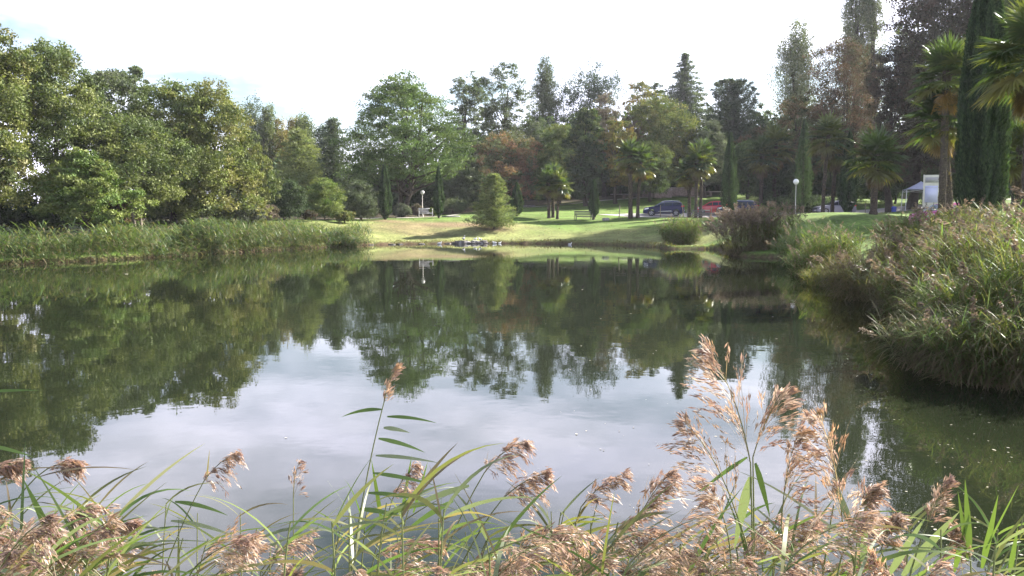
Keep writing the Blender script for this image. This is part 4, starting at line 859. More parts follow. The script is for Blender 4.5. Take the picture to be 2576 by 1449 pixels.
# ------------------------------------------------------------------ stonework, table, boulders
def rough_block(name, label, pos, dims, rot, mat, seed, cat='stone', group=None, cap=None, rnd=0.12):
    rng = np.random.default_rng(seed); n = 7
    o_ = thing(name, label, cat, pos, group, rot) if cap else None
    g = np.linspace(-1, 1, n); V = []; idx = {}; Q = []
    def vid(p):
        k = tuple(np.round(p, 4))
        if k not in idx:
            v = np.array(p, float); s = v / (np.linalg.norm(v) + 1e-9) * 1.28
            v = v * (1 - rnd * 2.2) + s * rnd * 2.2
            v = v * (1 + rnd * 0.5 * rng.normal()); idx[k] = len(V); V.append(v * np.array(dims) / 2 + np.array([0, 0, dims[2] / 2 - 0.04]))
        return idx[k]
    for ax in range(3):
        for s in (-1, 1):
            for i in range(n - 1):
                for j in range(n - 1):
                    f = []
                    for (u, v) in ((g[i], g[j]), (g[i + 1], g[j]), (g[i + 1], g[j + 1]), (g[i], g[j + 1])):
                        p = [0, 0, 0]; p[ax] = s; p[(ax + 1) % 3] = u; p[(ax + 2) % 3] = v; f.append(vid(p))
                    Q.append(f if s > 0 else f[::-1])
    if cap:
        add_mesh('wall', V, Q, M[mat], o_); mb = MB(); mb.box((0, 0, dims[2] + 0.01), (dims[0] * 1.06, dims[1] * 1.12, 0.10)); mb.build('cap', M[cap], o_, bevel=0.02); return o_
    o = add_mesh(name, V, Q, M[mat], smooth=True); o.location = pos; o.rotation_euler[2] = rot; tag(o, label, cat, group); return o
M['cap_stone'] = solid('cap_stone', (0.42, 0.36, 0.34), 0.9, var=0.2, scale=5, bump=0.3)
rough_block('stone_wall', 'low pink stone wall stub with a flat cap, left of the boulder on the upper lawn', G(1634, 108.5), (2.1, 0.7, 0.78), R_(6), 'stone', 1, 'wall', cap='cap_stone', rnd=0.05)
rough_block('boulder', 'pale pink boulder between the two wall stubs on the upper lawn', G(1652, 106.6), (1.0, 0.7, 0.72), 0.2, 'stone', 2, 'boulder')
rough_block('stone_wall', 'taller pink stone wall stub with a cap right of the boulder', G(1672, 107.8), (1.7, 0.7, 0.95), R_(-3), 'stone', 3, 'wall', cap='cap_stone', rnd=0.05)
rough_block('stone_wall', 'long plain stone wall behind the three palms on the upper lawn', G(1708, 110.5), (4.6, 0.6, 1.05), R_(2), 'stone', 4, 'wall', cap='cap_stone', rnd=0.04)
o = MB()
def table(label, x, D, w, mat='cap_stone'):
    b = G(x, D); t = thing('stone_table', label, 'table', b, None, R_(4))
    mb = MB(); mb.box((0, 0, 0.62), (w, 0.7, 0.10)); mb.build('table_top', M[mat], t, bevel=0.02)
    for s in (-1, 1):
        mb = MB(); mb.box((s * w * 0.28, 0, 0.28), (0.25, 0.5, 0.58)); mb.build('leg', M['stone'], t, bevel=0.02)
table('pale stone table on two dark legs at the edge of the wood', 1557, 106.5, 2.2)
table('low stone table in the shade right of the three palms', 1800, 109, 2.6)
rough_block('flat_stone', 'flat grey stone slab beside the path behind the small pine', G(1322, 102), (2.2, 1.0, 0.22), 0.1, 'rock', 7, 'stone')
rough_block('flat_stone', 'pale flat slab lying on the bank right of the second cypress', G(1134, 84), (1.6, 0.9, 0.16), 0.5, 'pale_rock', 8, 'stone')
rough_block('stone', 'small white stone lying on the lawn right of the short cypress', G(1524, 82), (0.62, 0.42, 0.30), 0.4, 'pale_rock', 9, 'stone')
for k, (x, lab) in enumerate([(1877, 'square concrete block left of its twin at the foot of the tall cypress'), (1896, 'square concrete block with a black panel as its shaded opening at the foot of the tall cypress')]):
    b = G(x, 84); t = thing('concrete_block', lab, 'block', b, 'concrete blocks by the drive', R_(-6))
    mb = MB(); mb.box((0, 0, 0.26), (0.72, 0.6, 0.56)); mb.build('body', M['concrete'], t, bevel=0.03)
    mb = MB(); mb.box((0, -0.302, 0.28), (0.46, 0.03, 0.32)); mb.build('front_panel', M['black' if k else 'concrete'], t)  # raised box; where black, it stands in for the shade inside an opening
rng = np.random.default_rng(77)
for k, x in enumerate(np.r_[np.linspace(1146, 1216, 13), 1126, 1230, 1244, 1060, 985, 1005, 930]):
    D = float(np.interp(x, [900, 1000, 1150, 1240], [61.8, 63.6, 65.6, 66.6])) + rng.uniform(-0.25, 0.25); big = 1146 <= x <= 1216
    X = X_(x, D); pale = big and k in (2, 5, 8, 9, 11)
    o = rough_block('shore_rock', ('pale guano-streaked rock in the heap at the far water edge' if pale else 'dark rock in the heap at the far water edge') if big else 'dark stone at the far water line apart from the rock heap',
                    Vector((X, D, -0.06)), (rng.uniform(0.35, 0.65) if big else rng.uniform(0.25, 0.5), 0.45, rng.uniform(0.20, 0.36) if big else 0.16), rng.uniform(0, 3), 'pale_rock' if pale else 'rock', 200 + k, 'rock',
                    ('pale rocks on the far shore' if pale else 'dark rocks on the far shore') if big else 'loose stones on the far shore', rnd=0.16)

# ------------------------------------------------------------------ water birds
def bird(label, pos, rot, col, s=1.0, swim=True, head=(0.85, 0.85, 0.85), tall=1.0):
    n = 12; st = [(-0.26, 0.02, 0.10), (-0.20, 0.05, 0.10), (-0.10, 0.095, 0.09), (0.02, 0.115, 0.09), (0.12, 0.095, 0.10), (0.17, 0.06, 0.15), (0.185, 0.042, 0.20 * tall), (0.20, 0.045, 0.25 * tall), (0.225, 0.045, 0.275 * tall), (0.255, 0.03, 0.28 * tall), (0.275, 0.012, 0.272 * tall), (0.315, 0.006, 0.262 * tall)]
    t = thing('water_bird', label, 'bird', pos, 'birds at the far water edge', rot); lift = 0.0 if swim else 0.14
    pts = np.array([[x, 0, z] for x, r, z in st]) * s; pts[:, 2] += lift
    V, Qb = tube(pts, np.array([r for _, r, _ in st]) * s, n, cap=False)
    x = V[:, 0] / s; c = np.tile(np.array(col), (len(V), 1)); c[x > 0.18] = head; c[x > 0.272] = (0.35, 0.2, 0.05)
    add_mesh('body', V, Qb, M['feather'], t, c, smooth=True)
    for sd_ in (-1, 1):
        V, Qw = leafquads(np.array([[-0.06, sd_ * 0.105, 0.13]]) * s + [0, 0, lift], np.array([[1, 0, 0.1]]), np.array([[0, sd_, 0.4]]), np.array([0.34 * s]), np.array([0.13 * s])); add_mesh('wing', V, Qw, M['feather'], t, np.tile(np.array(col) * 0.6, (len(Qw), 1)))
        if not swim:
            mb = MB(); mb.tube([(0, sd_ * 0.03 * s, 0), (0, sd_ * 0.03 * s, lift + 0.04)], 0.008, 6); mb.build('leg', M['post'], t)
w8 = (0.75, 0.75, 0.74); gy_ = (0.22, 0.22, 0.23)
def rp(x, D, z=0.0): return Vector((X_(x, D), D, z))
bird('grey bird standing upright on the rock heap', rp(1166, 65.6, 0.20), 1.2, gy_, 0.85, False, gy_, 1.35)
bird('white bird on the right part of the rock heap', rp(1195, 65.7, 0.19), 0.3, w8, 0.6, False)
bird('white bird standing at the right end of the rock heap', rp(1208, 65.8, 0.16), 2.6, w8, 0.6, False, tall=1.2)
bird('white bird swimming left of the rock heap', rp(1105, 64.3), 0.1, w8, 0.7)
bird('black and white bird swimming right of the rock heap', rp(1244, 65.6), 2.9, w8, 0.75, head=(0.05, 0.05, 0.05))
bird('small white bird swimming farthest right of the rock heap', rp(1257, 65.9), 0.4, w8, 0.55)
bird('white bird on the water below the wooden bench', rp(1434, 62.8), 0.2, w8, 0.6)

# ------------------------------------------------------------------ turf hanging over the far bank, flecks on the water, leaves on the lawn
rng = np.random.default_rng(9); seg = np.linalg.norm(np.roll(SH, -1, 0) - SH, axis=1); acc = Acc(); P0 = []
for (a, b_) in zip(SH, np.roll(SH, -1, 0)):
    if a[1] < 44: continue
    n = int(np.linalg.norm(b_ - a) * 70)
    q = a + (b_ - a) * rng.uniform(0, 1, (n, 1)) + rng.normal(size=(n, 2)) * 0.06
    nrm = np.array([-(b_ - a)[1], (b_ - a)[0]]); nrm /= np.linalg.norm(nrm) + 1e-9; nrm *= 1 if shore_dist([a[0] + nrm[0]], [a[1] + nrm[1]])[0] > 0 else -1
    q = q + nrm * rng.uniform(0.12, 0.75, (n, 1)); P0.append(q)
P0 = np.concatenate(P0); P0 = np.c_[P0, ground(P0[:, 0], P0[:, 1]) - 0.02]; n = len(P0); Dd = rng.normal(size=(n, 3)) * 0.6 + [0, -0.25, 0.9]
clump = 0.5 + 0.5 * np.sin(P0[:, 0] * 1.9 + np.sin(P0[:, 0] * 0.7) * 2)
colg = np.array([[0.12, 0.15, 0.04], [0.19, 0.17, 0.07], [0.16, 0.11, 0.06]])[rng.integers(0, 3, n)] * rng.uniform(0.7, 1.2, (n, 1))
acc.add(blades(P0, Dd, rng.uniform(0.08, 0.26, n) * (0.6 + 0.8 * clump), np.full(n, 0.035), rng.uniform(0.6, 2.2, n), 3), np.repeat(colg, 3, 0))
o = acc.build('bank_grass', M['reed']); o["kind"] = "stuff"; tag(o, 'tufts of turf overhanging the dark earth lip of the far shore', 'grass')
acc = Acc(); n = 430; px = rng.uniform(1350, 2576, n * 3); py = rng.uniform(700, 1430, n * 3); keep = rng.uniform(0, 1, n * 3) < np.clip((px - 1250) / 1200, 0.05, 1) * np.where(py < 780, 0.4, 1); px, py = px[keep][:n], py[keep][:n]
pts = np.array([wl(a, b_) for a, b_ in zip(px, py)]); pts = pts[shore_dist(pts[:, 0], pts[:, 1]) < -0.4]
extra = np.stack([rng.uniform(-14, 8, 110), rng.uniform(6, 55, 110)], 1); pts = np.r_[pts, extra[shore_dist(extra[:, 0], extra[:, 1]) < -0.5]]; n = len(pts)
Ln = np.exp(rng.normal(size=n) * 0.5) * 0.025 * np.clip(np.hypot(pts[:, 0], pts[:, 1]) / 14, 0.6, 2.0)
acc.add(leafquads(np.c_[pts, np.full(n, 0.006)], np.c_[rng.normal(size=(n, 2)), np.zeros(n)], np.tile([0, 0, 1.0], (n, 1)) + rng.normal(size=(n, 3)) * 0.1, Ln, Ln * 0.6, 0.0), np.array([0.40, 0.37, 0.29]) * rng.uniform(0.4, 1.2, (n, 1)))
o = acc.build('floating_leaves', M['litter']); o["kind"] = "stuff"; tag(o, 'pale leaves and down scattered on the water surface', 'leaves')
acc = Acc(); n = 2600; px = rng.uniform(700, 2250, n); D = rng.uniform(64, 104, n); r_ = np.array([X_(a, d) for a, d in zip(px, D)]); sdv = shore_dist(r_, D); k = sdv > 0.6; r_, D = r_[k], D[k]; n = len(r_)
Ln = rng.uniform(0.05, 0.15, n)
acc.add(leafquads(np.c_[r_, D, ground(r_, D) + 0.03], rng.normal(size=(n, 3)) * [1, 1, 0.3], np.tile([0, 0, 1.0], (n, 1)) + rng.normal(size=(n, 3)) * 0.5, Ln, Ln * 0.7), np.array([[0.30, 0.22, 0.10], [0.35, 0.30, 0.15], [0.20, 0.11, 0.05], [0.12, 0.16, 0.045]])[rng.integers(0, 4, n)])
o = acc.build('fallen_leaves', M['litter']); o["kind"] = "stuff"; tag(o, 'fallen leaves scattered over the lawn', 'leaves')

# ------------------------------------------------------------------ reeds round the pond
RP = {'green': [(0.105, 0.150, 0.045), (0.080, 0.125, 0.040), (0.130, 0.160, 0.060), (0.16, 0.16, 0.08)],
      'lush': [(0.110, 0.160, 0.052), (0.085, 0.130, 0.048), (0.145, 0.175, 0.065), (0.175, 0.170, 0.090)],
      'blue': [(0.070, 0.105, 0.052), (0.085, 0.115, 0.060), (0.060, 0.090, 0.045)],
      'dry': [(0.130, 0.115, 0.066), (0.105, 0.095, 0.055), (0.092, 0.105, 0.045), (0.155, 0.138, 0.085)],
      'yellow': [(0.170, 0.180, 0.050), (0.135, 0.165, 0.048), (0.190, 0.170, 0.070)],
      'plume': [(0.200, 0.155, 0.110), (0.160, 0.124, 0.090), (0.240, 0.190, 0.135), (0.130, 0.104, 0.080)]}
def reed_mass(rng, acc, accp, base, out, Hs, pal, leafL, leafW, nleaf=9, pfrac=0.25, wind=(-0.15, -0.1, 0), lean=0.25, plL=0.30, pln=26, stemW=0.014, dead=0.0, lsegs=4):
    n = len(base); pal = np.array(RP[pal]); wind = np.array(wind)
    tilt = np.c_[out * lean, np.zeros(n)] + wind + rng.normal(size=(n, 3)) * [0.12, 0.12, 0]; 
    def at(h):  # point and tangent at height fraction h (n,)
        b = h[:, None] ** 1.8; p = base + np.c_[np.zeros((n, 2)), Hs * h * (1 - 0.10 * h)] + tilt * Hs[:, None] * b; return p
    cs = pal[rng.integers(0, len(pal), n)] * rng.uniform(0.8, 1.2, (n, 1))
    ks = 4; V = []; 
    prev = at(np.zeros(n))
    for k in range(ks):
        h1 = np.full(n, (k + 1) / ks); q = at(h1); d = q - prev; l = np.linalg.norm(d, axis=1)
        acc.add(blades(prev, d, l, np.full(n, stemW), np.zeros(n), 1, base=0.99), cs * np.array([1.1, 1.0, 0.9])); prev = q
    for j in range(nleaf):
        h = np.clip((j + rng.uniform(0.2, 0.9, n)) / nleaf, 0.06, 0.97); p = at(h); az = rng.uniform(0, 6.283, n)
        d = np.stack([np.cos(az), np.sin(az), rng.uniform(-0.1, 1.0, n)], 1) + wind * 1.6 + np.c_[out * 0.35, np.zeros(n)]
        L_ = leafL * rng.uniform(0.6, 1.3, n); c = cs * rng.uniform(0.75, 1.25, (n, 1)); dd = rng.uniform(0, 1, n) < dead * (1.3 - h)
        c[dd] = np.array([0.17, 0.135, 0.085]) * rng.uniform(0.7, 1.2, (dd.sum(), 1)); dr = rng.uniform(0.2, 1.2, n); dr[dd] += 1.2
        acc.add(blades(p, d, L_, leafW * rng.uniform(0.7, 1.25, n), dr, lsegs, base=0.35), np.repeat(c, lsegs, 0))
    k = rng.uniform(0, 1, n) < pfrac
    if k.any():
        m = k.sum(); top = at(np.ones(n))[k]; ax = unit(np.c_[rng.normal(size=(m, 2)) * 0.25, np.ones(m)] + tilt[k] * 1.4); az = rng.uniform(0, 6.283, m)
        side = unit(np.stack([np.cos(az), np.sin(az), np.zeros(m)], 1) * 0.6 + wind * 3)
        pc = np.array(RP['plume'])[rng.integers(0, 4, m)] * rng.uniform(0.75, 1.15, (m, 1))
        s = rng.uniform(0, 1, (m, pln)); w = rng.uniform(0.1, 1, (m, pln))
        Pp = top[:, None] + ax[:, None] * (s * plL)[..., None] + side[:, None] * ((0.30 * s + 0.25 * w * (1.1 - s)) * plL)[..., None] + np.array([0, 0, -1]) * ((0.25 * s * s + 0.22 * w * w) * plL)[..., None] + rng.normal(size=(m, pln, 3)) * plL * 0.05
        A = ax[:, None] * 0.8 + side[:, None] * 0.7 + np.array([0, 0, -0.5]) * (s + w)[..., None] + rng.normal(size=(m, pln, 3)) * 0.3
        Ls = plL * rng.uniform(0.12, 0.34, m * pln)
        accp.add(leafquads(Pp.reshape(-1, 3), A.reshape(-1, 3), rng.normal(size=(m * pln, 3)), Ls, Ls * 0.26), np.repeat(pc, pln, 0) * rng.uniform(0.75, 1.25, (m * pln, 1)))
def reed_clump(label, cx, cy, rx, ry, n, H0, pal, seed, pfrac=0.25, leafL=0.45, leafW=0.03, nleaf=9, lean=0.35, dead=0.15, wind=(-0.12, -0.05, 0), edge=0.7, plL=0.32, pln=26, name='reed_clump', group='reed clumps on the right bank', rot=0.0, hvar=0.12, prefer=None, mixpal=None):
    rng = np.random.default_rng(seed); a = rng.uniform(0, 6.283, n); r = rng.uniform(0, 1, n) ** 0.5; o2 = np.stack([np.cos(a) * r, np.sin(a) * r], 1)
    c, s = math.cos(rot), math.sin(rot); loc = o2 * [rx, ry]; loc = np.stack([loc[:, 0] * c - loc[:, 1] * s, loc[:, 0] * s + loc[:, 1] * c], 1); out = np.stack([o2[:, 0] * c - o2[:, 1] * s, o2[:, 0] * s + o2[:, 1] * c], 1)
    gzv = np.maximum(ground(cx + loc[:, 0], cy + loc[:, 1]), -0.2); z0 = float(max(gz(cx, cy), 0.0)); t = thing(name, label, 'reeds', (cx, cy, z0), group)
    base = np.c_[loc, gzv - z0]; Hs = H0 * (1 - (1 - edge) * r ** 2) * rng.uniform(1 - hvar * 1.6, 1 + hvar, n); acc, accp = Acc(), Acc()
    if mixpal:
        k = rng.uniform(0, 1, n) < 0.4
        for kk, pp in ((k, mixpal), (~k, pal)): reed_mass(rng, acc, accp, base[kk], out[kk], Hs[kk], pp, leafL, leafW, nleaf, pfrac, wind, lean, plL, pln, dead=dead)
    else: reed_mass(rng, acc, accp, base, out, Hs, pal, leafL, leafW, nleaf, pfrac, wind, lean, plL, pln, dead=dead)
    acc.build('foliage', M['reed'], t); accp.build('plume_sprays', M['panicle'], t) if accp.V else None
    return t
RC = reed_clump
RC('round grey-green reed clump standing alone at the far water edge', X_(1717, 57), 57, 1.35, 1.1, 420, 1.95, 'green', 300, 0.08, 0.5, 0.045, 8, 0.28, dead=0.2, edge=0.62)
RC('big brown-plumed reed clump right of the lone round clump', X_(1880, 44.5), 44.5, 1.25, 1.2, 420, 2.25, 'dry', 301, 0.75, 0.5, 0.04, 8, 0.32, dead=0.5, plL=0.5, pln=34, edge=0.7)
RC('taller dark part of the brown clump with feathery tops', X_(1950, 45), 45, 1.2, 1.2, 380, 2.35, 'green', 302, 0.35, 0.5, 0.04, 8, 0.28, dead=0.3, plL=0.45, pln=30, edge=0.7)
RC('soft dark blue-green clump in the shade beside the brown clump', X_(2052, 38), 38, 1.6, 1.3, 520, 1.65, 'blue', 303, 0.06, 0.36, 0.022, 11, 0.35, dead=0.1, edge=0.6)
RC('dull brownish-green reeds between the blue-green clump and the leaning brown ones', 10.9, 28.5, 1.0, 1.6, 420, 1.25, 'green', 304, 0.08, 0.42, 0.03, 9, 0.3, dead=0.35, edge=0.7)
RC('small bright yellow-green tuft at the water edge on the right', X_(2082, 24.5), 24.5, 0.5, 0.45, 150, 0.85, 'yellow', 305, 0.0, 0.34, 0.022, 8, 0.45, dead=0.1, edge=0.7)
RC('brown plumed reeds leaning over the water right of the bright tuft', X_(2205, 20.5), 20.5, 0.9, 1.2, 460, 1.45, 'dry', 306, 0.10, 0.45, 0.024, 9, 0.30, dead=0.5, plL=0.32, pln=40, edge=0.75, wind=(-0.14, -0.06, 0))
RC('greenish reeds with brown tops behind the leaning brown reeds', X_(2345, 25), 25, 1.4, 1.6, 620, 1.45, 'green', 307, 0.12, 0.45, 0.026, 9, 0.3, dead=0.25, mixpal='dry', plL=0.3)
RC('mixed green and brown reeds in the middle of the right bank', X_(2370, 16), 16.0, 0.95, 1.3, 480, 1.6, 'green', 308, 0.07, 0.42, 0.016, 13, 0.35, dead=0.3, mixpal='dry', plL=0.30, pln=44, wind=(-0.12, -0.05, 0))
RC('tall plumed reeds below the information board', X_(2450, 15.5), 15.5, 1.2, 1.6, 480, 1.6, 'lush', 309, 0.10, 0.42, 0.016, 13, 0.3, dead=0.25, mixpal='dry', plL=0.30, pln=50)
RC('low reeds hanging furthest out over the water, front left of the near clumps', 5.85, 10.8, 0.45, 0.7, 300, 1.0, 'green', 310, 0.04, 0.38, 0.014, 13, 0.45, dead=0.55, mixpal='dry', plL=0.24, pln=60, wind=(-0.18, -0.10, 0), edge=0.75)
RC('lush green reeds with long bright blades in the near right mass', 6.9, 11.8, 0.7, 0.9, 460, 1.4, 'lush', 311, 0.04, 0.42, 0.015, 14, 0.35, dead=0.2, plL=0.28, pln=60, wind=(-0.12, -0.06, 0))
RC('near reeds with drooping straw-coloured dead leaves above dark water', 5.95, 10.05, 0.55, 0.5, 380, 1.15, 'lush', 312, 0.03, 0.40, 0.014, 13, 0.40, dead=0.6, plL=0.26, pln=60, wind=(-0.12, -0.12, 0))
RC('tall green reeds at the right edge of the picture', 7.1, 11.3, 0.8, 1.0, 460, 1.75, 'lush', 313, 0.05, 0.42, 0.015, 14, 0.3, dead=0.2, plL=0.28, pln=60)
RC('plumed reeds behind the lush near mass', 8.0, 13.3, 1.0, 1.1, 460, 1.75, 'lush', 314, 0.08, 0.42, 0.016, 13, 0.3, dead=0.25, mixpal='dry', plL=0.30, pln=50)
RC('reeds standing at the far right beyond the lush near mass', 9.9, 14.8, 1.3, 1.5, 520, 1.85, 'green', 315, 0.14, 0.48, 0.024, 9, 0.3, dead=0.25, plL=0.3, pln=44)
RC('low reeds at the right water edge below the tall green ones', 6.35, 9.7, 0.6, 0.55, 320, 1.25, 'lush', 316, 0.02, 0.40, 0.014, 13, 0.42, dead=0.5, wind=(-0.15, -0.1, 0))
RC('brownish reeds behind the tall plumed ones, in front of the magenta car', X_(2440, 20), 20, 1.6, 1.4, 460, 1.6, 'dry', 317, 0.15, 0.45, 0.026, 9, 0.25, dead=0.3, mixpal='green', plL=0.3)
# left bank: a continuous belt nobody could count, and two clumps that stand out of it
rng = np.random.default_rng(31); acc, accp = Acc(), Acc(); base = []; Hs = []; outs = []
for a, b_ in zip(SH, np.roll(SH, -1, 0)):
    if a[0] > -10.5 or a[1] < 24 or b_[0] > -10.5: continue
    l = np.linalg.norm(b_ - a); n = int(l * 130); nrm = np.array([-(b_ - a)[1], (b_ - a)[0]]) / l; nrm *= 1 if shore_dist([a[0] + nrm[0]], [a[1] + nrm[1]])[0] > 0 else -1
    d = rng.uniform(-0.5, 5.0, n); q = a + (b_ - a) * rng.uniform(0, 1, (n, 1)) + nrm * d[:, None]; base.append(q)
    g = 0.75 + 0.55 * np.sin(q[:, 0] * 1.1 + 2 * np.sin(q[:, 1] * 0.43)) + 0.2 * np.sin(q[:, 1] * 1.7)
    Hs.append(np.clip((1.40 - 0.12 * np.clip(d, 0, 5)) * np.clip(g, 0.45, 1.2), 0.45, 2.0) * rng.uniform(0.75, 1.15, n)); outs.append(np.tile(-nrm, (n, 1)) * np.clip(1 - d[:, None] / 2, 0, 1))
base = np.concatenate(base); Hs = np.concatenate(Hs); outs = np.concatenate(outs); base = np.c_[base, np.maximum(ground(base[:, 0], base[:, 1]), -0.1)]
kk = (np.sin(base[:, 0] * 0.8 + base[:, 1] * 0.5) + rng.normal(size=len(base)) * 0.7) 
for lo, hi, pp in ((-9, -0.3, 'green'), (-0.3, 0.6, 'blue'), (0.6, 9, 'lush')):
    k = (kk >= lo) & (kk < hi); reed_mass(rng, acc, accp, base[k], outs[k], Hs[k], pp, 0.55, 0.055, 7, 0.03, (0.12, -0.05, 0), 0.25, stemW=0.02, dead=0.15, lsegs=3)
o = acc.build('reed_bed', M['reed']); o["kind"] = "stuff"; tag(o, 'long belt of green reeds and tall grass along the left bank', 'reeds')
px, py = wl(512, 640); RC('dark dense reed clump standing out of the left bank belt', px - 0.3, py + 0.8, 0.9, 0.8, 260, 1.75, 'blue', 330, 0.0, 0.45, 0.045, 9, 0.35, dead=0.1, group='reed clumps on the left bank', wind=(0.08, -0.05, 0))
px, py = wl(868, 621); RC('last dark reed clump where the left reeds meet the open lawn', px - 0.4, py + 0.6, 1.3, 0.7, 280, 1.05, 'blue', 331, 0.0, 0.4, 0.045, 8, 0.4, dead=0.2, group='reed clumps on the left bank', wind=(0.08, -0.05, 0))

# ------------------------------------------------------------------ foreground reeds on the near bank, each a plant of its own
SPK = np.array([(0.33, 0.222, 0.180), (0.39, 0.270, 0.205), (0.24, 0.155, 0.132), (0.43, 0.335, 0.275), (0.36, 0.232, 0.150)])
def panicle(rng, acc, Bp, Tp, side, nodes=15, per=16, spread=0.5, sag=0.4, sl=0.021, tone=1.0, bare=0.0):
    """an open plume: an arched axis, branches that leave it singly, and a tassel of spikelets on the outer half of each"""
    Bp, Tp = np.array(Bp), np.array(Tp); Lp = np.linalg.norm(Tp - Bp); side = np.array(side, float); up = np.array([0, 0, 1.0])
    s = np.linspace(bare, 0.95, nodes)
    def axis(q): q = np.asarray(q)[..., None]; return Bp + (Tp - Bp) * q + (up * 0.13 - side * 0.06) * Lp * (q * (1 - q)) * 2.2
    pa = axis(np.linspace(0, 1, 9)); V, Qd = tube(pa, np.linspace(0.0020, 0.0007, 9), 4, cap=False); acc.add((V, Qd), (0.20, 0.20, 0.10))
    nb = 3; S = np.clip(np.repeat(s, nb) + rng.normal(size=nodes * nb) * 0.02, 0, 0.98); m = len(S); A0 = axis(S); tg = unit(axis(np.minimum(S + 0.05, 1.02)) - axis(S - 0.02))
    lat = rand_dir(rng, m); lat -= tg * (lat * tg).sum(1, keepdims=True)
    dirs = unit(tg * 0.80 + unit(lat) * rng.uniform(0.2, 0.75, (m, 1)) + side * rng.uniform(0.1, 0.65, (m, 1)))
    Lb = Lp * (spread * 1.05 * (1 - S) ** 0.7 + 0.13) * rng.uniform(0.5, 1.2, m); g = sag * rng.uniform(0.3, 1.5, m)
    acc.add(blades(A0, dirs, Lb, np.full(m, 0.0013), g * 1.4, 4, base=0.8), np.tile([0.25, 0.20, 0.12], (m * 4, 1)))
    u = 0.42 + 0.60 * rng.uniform(0, 1, (m, per)) ** 0.8
    c = A0[:, None] + dirs[:, None] * (Lb[:, None] * u)[..., None] - up * ((g * 0.62 * Lb)[:, None] * u ** 2)[..., None]
    td = unit(dirs[:, None] - up * ((g * 1.25)[:, None] * u)[..., None]); c = c + rng.normal(size=c.shape) * 0.0040
    A = td + rng.normal(size=c.shape) * 0.17; k = m * per
    Ls = sl * rng.uniform(0.6, 1.4, k); col = SPK[np.repeat(rng.integers(0, len(SPK), m), per)] * rng.uniform(0.72, 1.28, (k, 1)) * tone
    acc.add(leafquads(c.reshape(-1, 3), A.reshape(-1, 3), rng.normal(size=(k, 3)), Ls, Ls * 0.165, 0.05), col)
def fg_reed(label, D, bottom, neck=None, tip=None, seed=0, leaves=(), nleaf=5, wind=1.0, group='reeds along the near bank', tone=1.0, dens=1.0, spread=0.42, sag=0.5, leafL=(0.24, 0.42), leafW=(0.005, 0.013), bend=0.0, pale=0.3, name='reed_plant', hrange=(0.25, 0.95), bare=0.0, Dt=None):
    """bottom, neck and tip: where the stalk leaves the picture, where its plume starts and ends"""
    rng = np.random.default_rng(5000 + seed); b = P(bottom[0], bottom[1], D); nk = P(neck[0], neck[1], D if Dt is None else Dt)
    d = (b - nk); z_g = max(gz(b.x, b.y), -0.12); f = (nk.z - z_g) / max(0.05, nk.z - b.z); root = nk + d * min(f, 3.2); root.x = b.x + (root.x - b.x) * 0.45; root.y = b.y + (root.y - b.y) * 0.45; root.z = max(gz(root.x, root.y), -0.12)
    t = thing(name, label, 'reed', root, group); r0, n0 = np.array(root), np.array(nk); bb = np.array(b)
    s = np.linspace(0, 1, 14)[:, None]; ctl = bb * 1.0 if b.z > root.z + 0.05 else (r0 + n0) / 2; ctl = ctl + np.array([bend, 0, 0])
    stem = r0 * (1 - s) ** 2 + 2 * ctl * s * (1 - s) + n0 * s * s - r0
    mb = MB(); mb.tube(stem, np.linspace(0.0042, 0.0019, 14), 6, cap=False); mb.build('stem', M['stalk'], t, smooth=True)
    acc = Acc(); n = nleaf; h = rng.uniform(hrange[0], hrange[1], n); 
    if n:
        i = h * 13; i0 = np.clip(i.astype(int), 0, 12); p = stem[i0] + (stem[i0 + 1] - stem[i0]) * (i - i0)[:, None]
        tg = unit(stem[i0 + 1] - stem[i0]); az = np.where(rng.uniform(0, 1, n) < 0.5 + 0.38 * wind, rng.normal(size=n) * 0.7, math.pi + rng.normal(size=n) * 0.7)
        dd = np.stack([np.cos(az), np.sin(az) * 0.7, np.zeros(n)], 1) * rng.uniform(0.5, 1.1, (n, 1)) + tg * rng.uniform(0.4, 1.0, (n, 1)); Ln = rng.uniform(*leafL, n)
        base = np.array([(0.095, 0.145, 0.050), (0.120, 0.160, 0.060), (0.20, 0.225, 0.145), (0.165, 0.165, 0.075), (0.22, 0.17, 0.11)])
        c = base[np.where(rng.uniform(0, 1, n) < pale, 2, rng.choice([0, 1, 3, 3, 4], n))] * rng.uniform(0.8, 1.15, (n, 1))
        acc.add(blades(p, dd, Ln, rng.uniform(*leafW, n), rng.uniform(0.3, 1.5, n), 7, base=0.45, up=unit(rng.normal(size=(n, 3)) * 0.5 + [0, -0.8, 0.5])), np.repeat(c, 7, 0))
    for (x0, y0, x1, y1, w, col, dr) in leaves:
        a, e = np.array(P(x0, y0, D)) - r0, np.array(P(x1, y1, D)) - r0; v = e - a; Ln = np.linalg.norm(v)
        acc.add(blades(a[None], (v / Ln + np.array([0, 0, dr * 0.5]))[None], np.array([Ln * 1.03]), np.array([w]), np.array([dr]), 9, base=0.35, up=np.array([[0.1, -0.8, 0.6]])), np.array(col))
    if acc.V: acc.build('foliage', M['reed'], t)
    if tip is not None:
        tp = P(tip[0], tip[1], D if Dt is None else Dt); ap = Acc(); sd_ = 1.0 if tip[0] >= neck[0] else -1.0
        px_len = math.hypot(tip[0] - neck[0], tip[1] - neck[1]); 
        panicle(rng, ap, n0 - r0, np.array(tp) - r0, [sd_ * 0.8, rng.normal() * 0.3, -0.1], nodes=max(6, int(13 * dens)), per=max(8, int(15 * dens ** 0.5)), spread=spread, sag=sag, tone=tone, bare=bare)
        ap.build('panicle', M['panicle'], t)
    return t
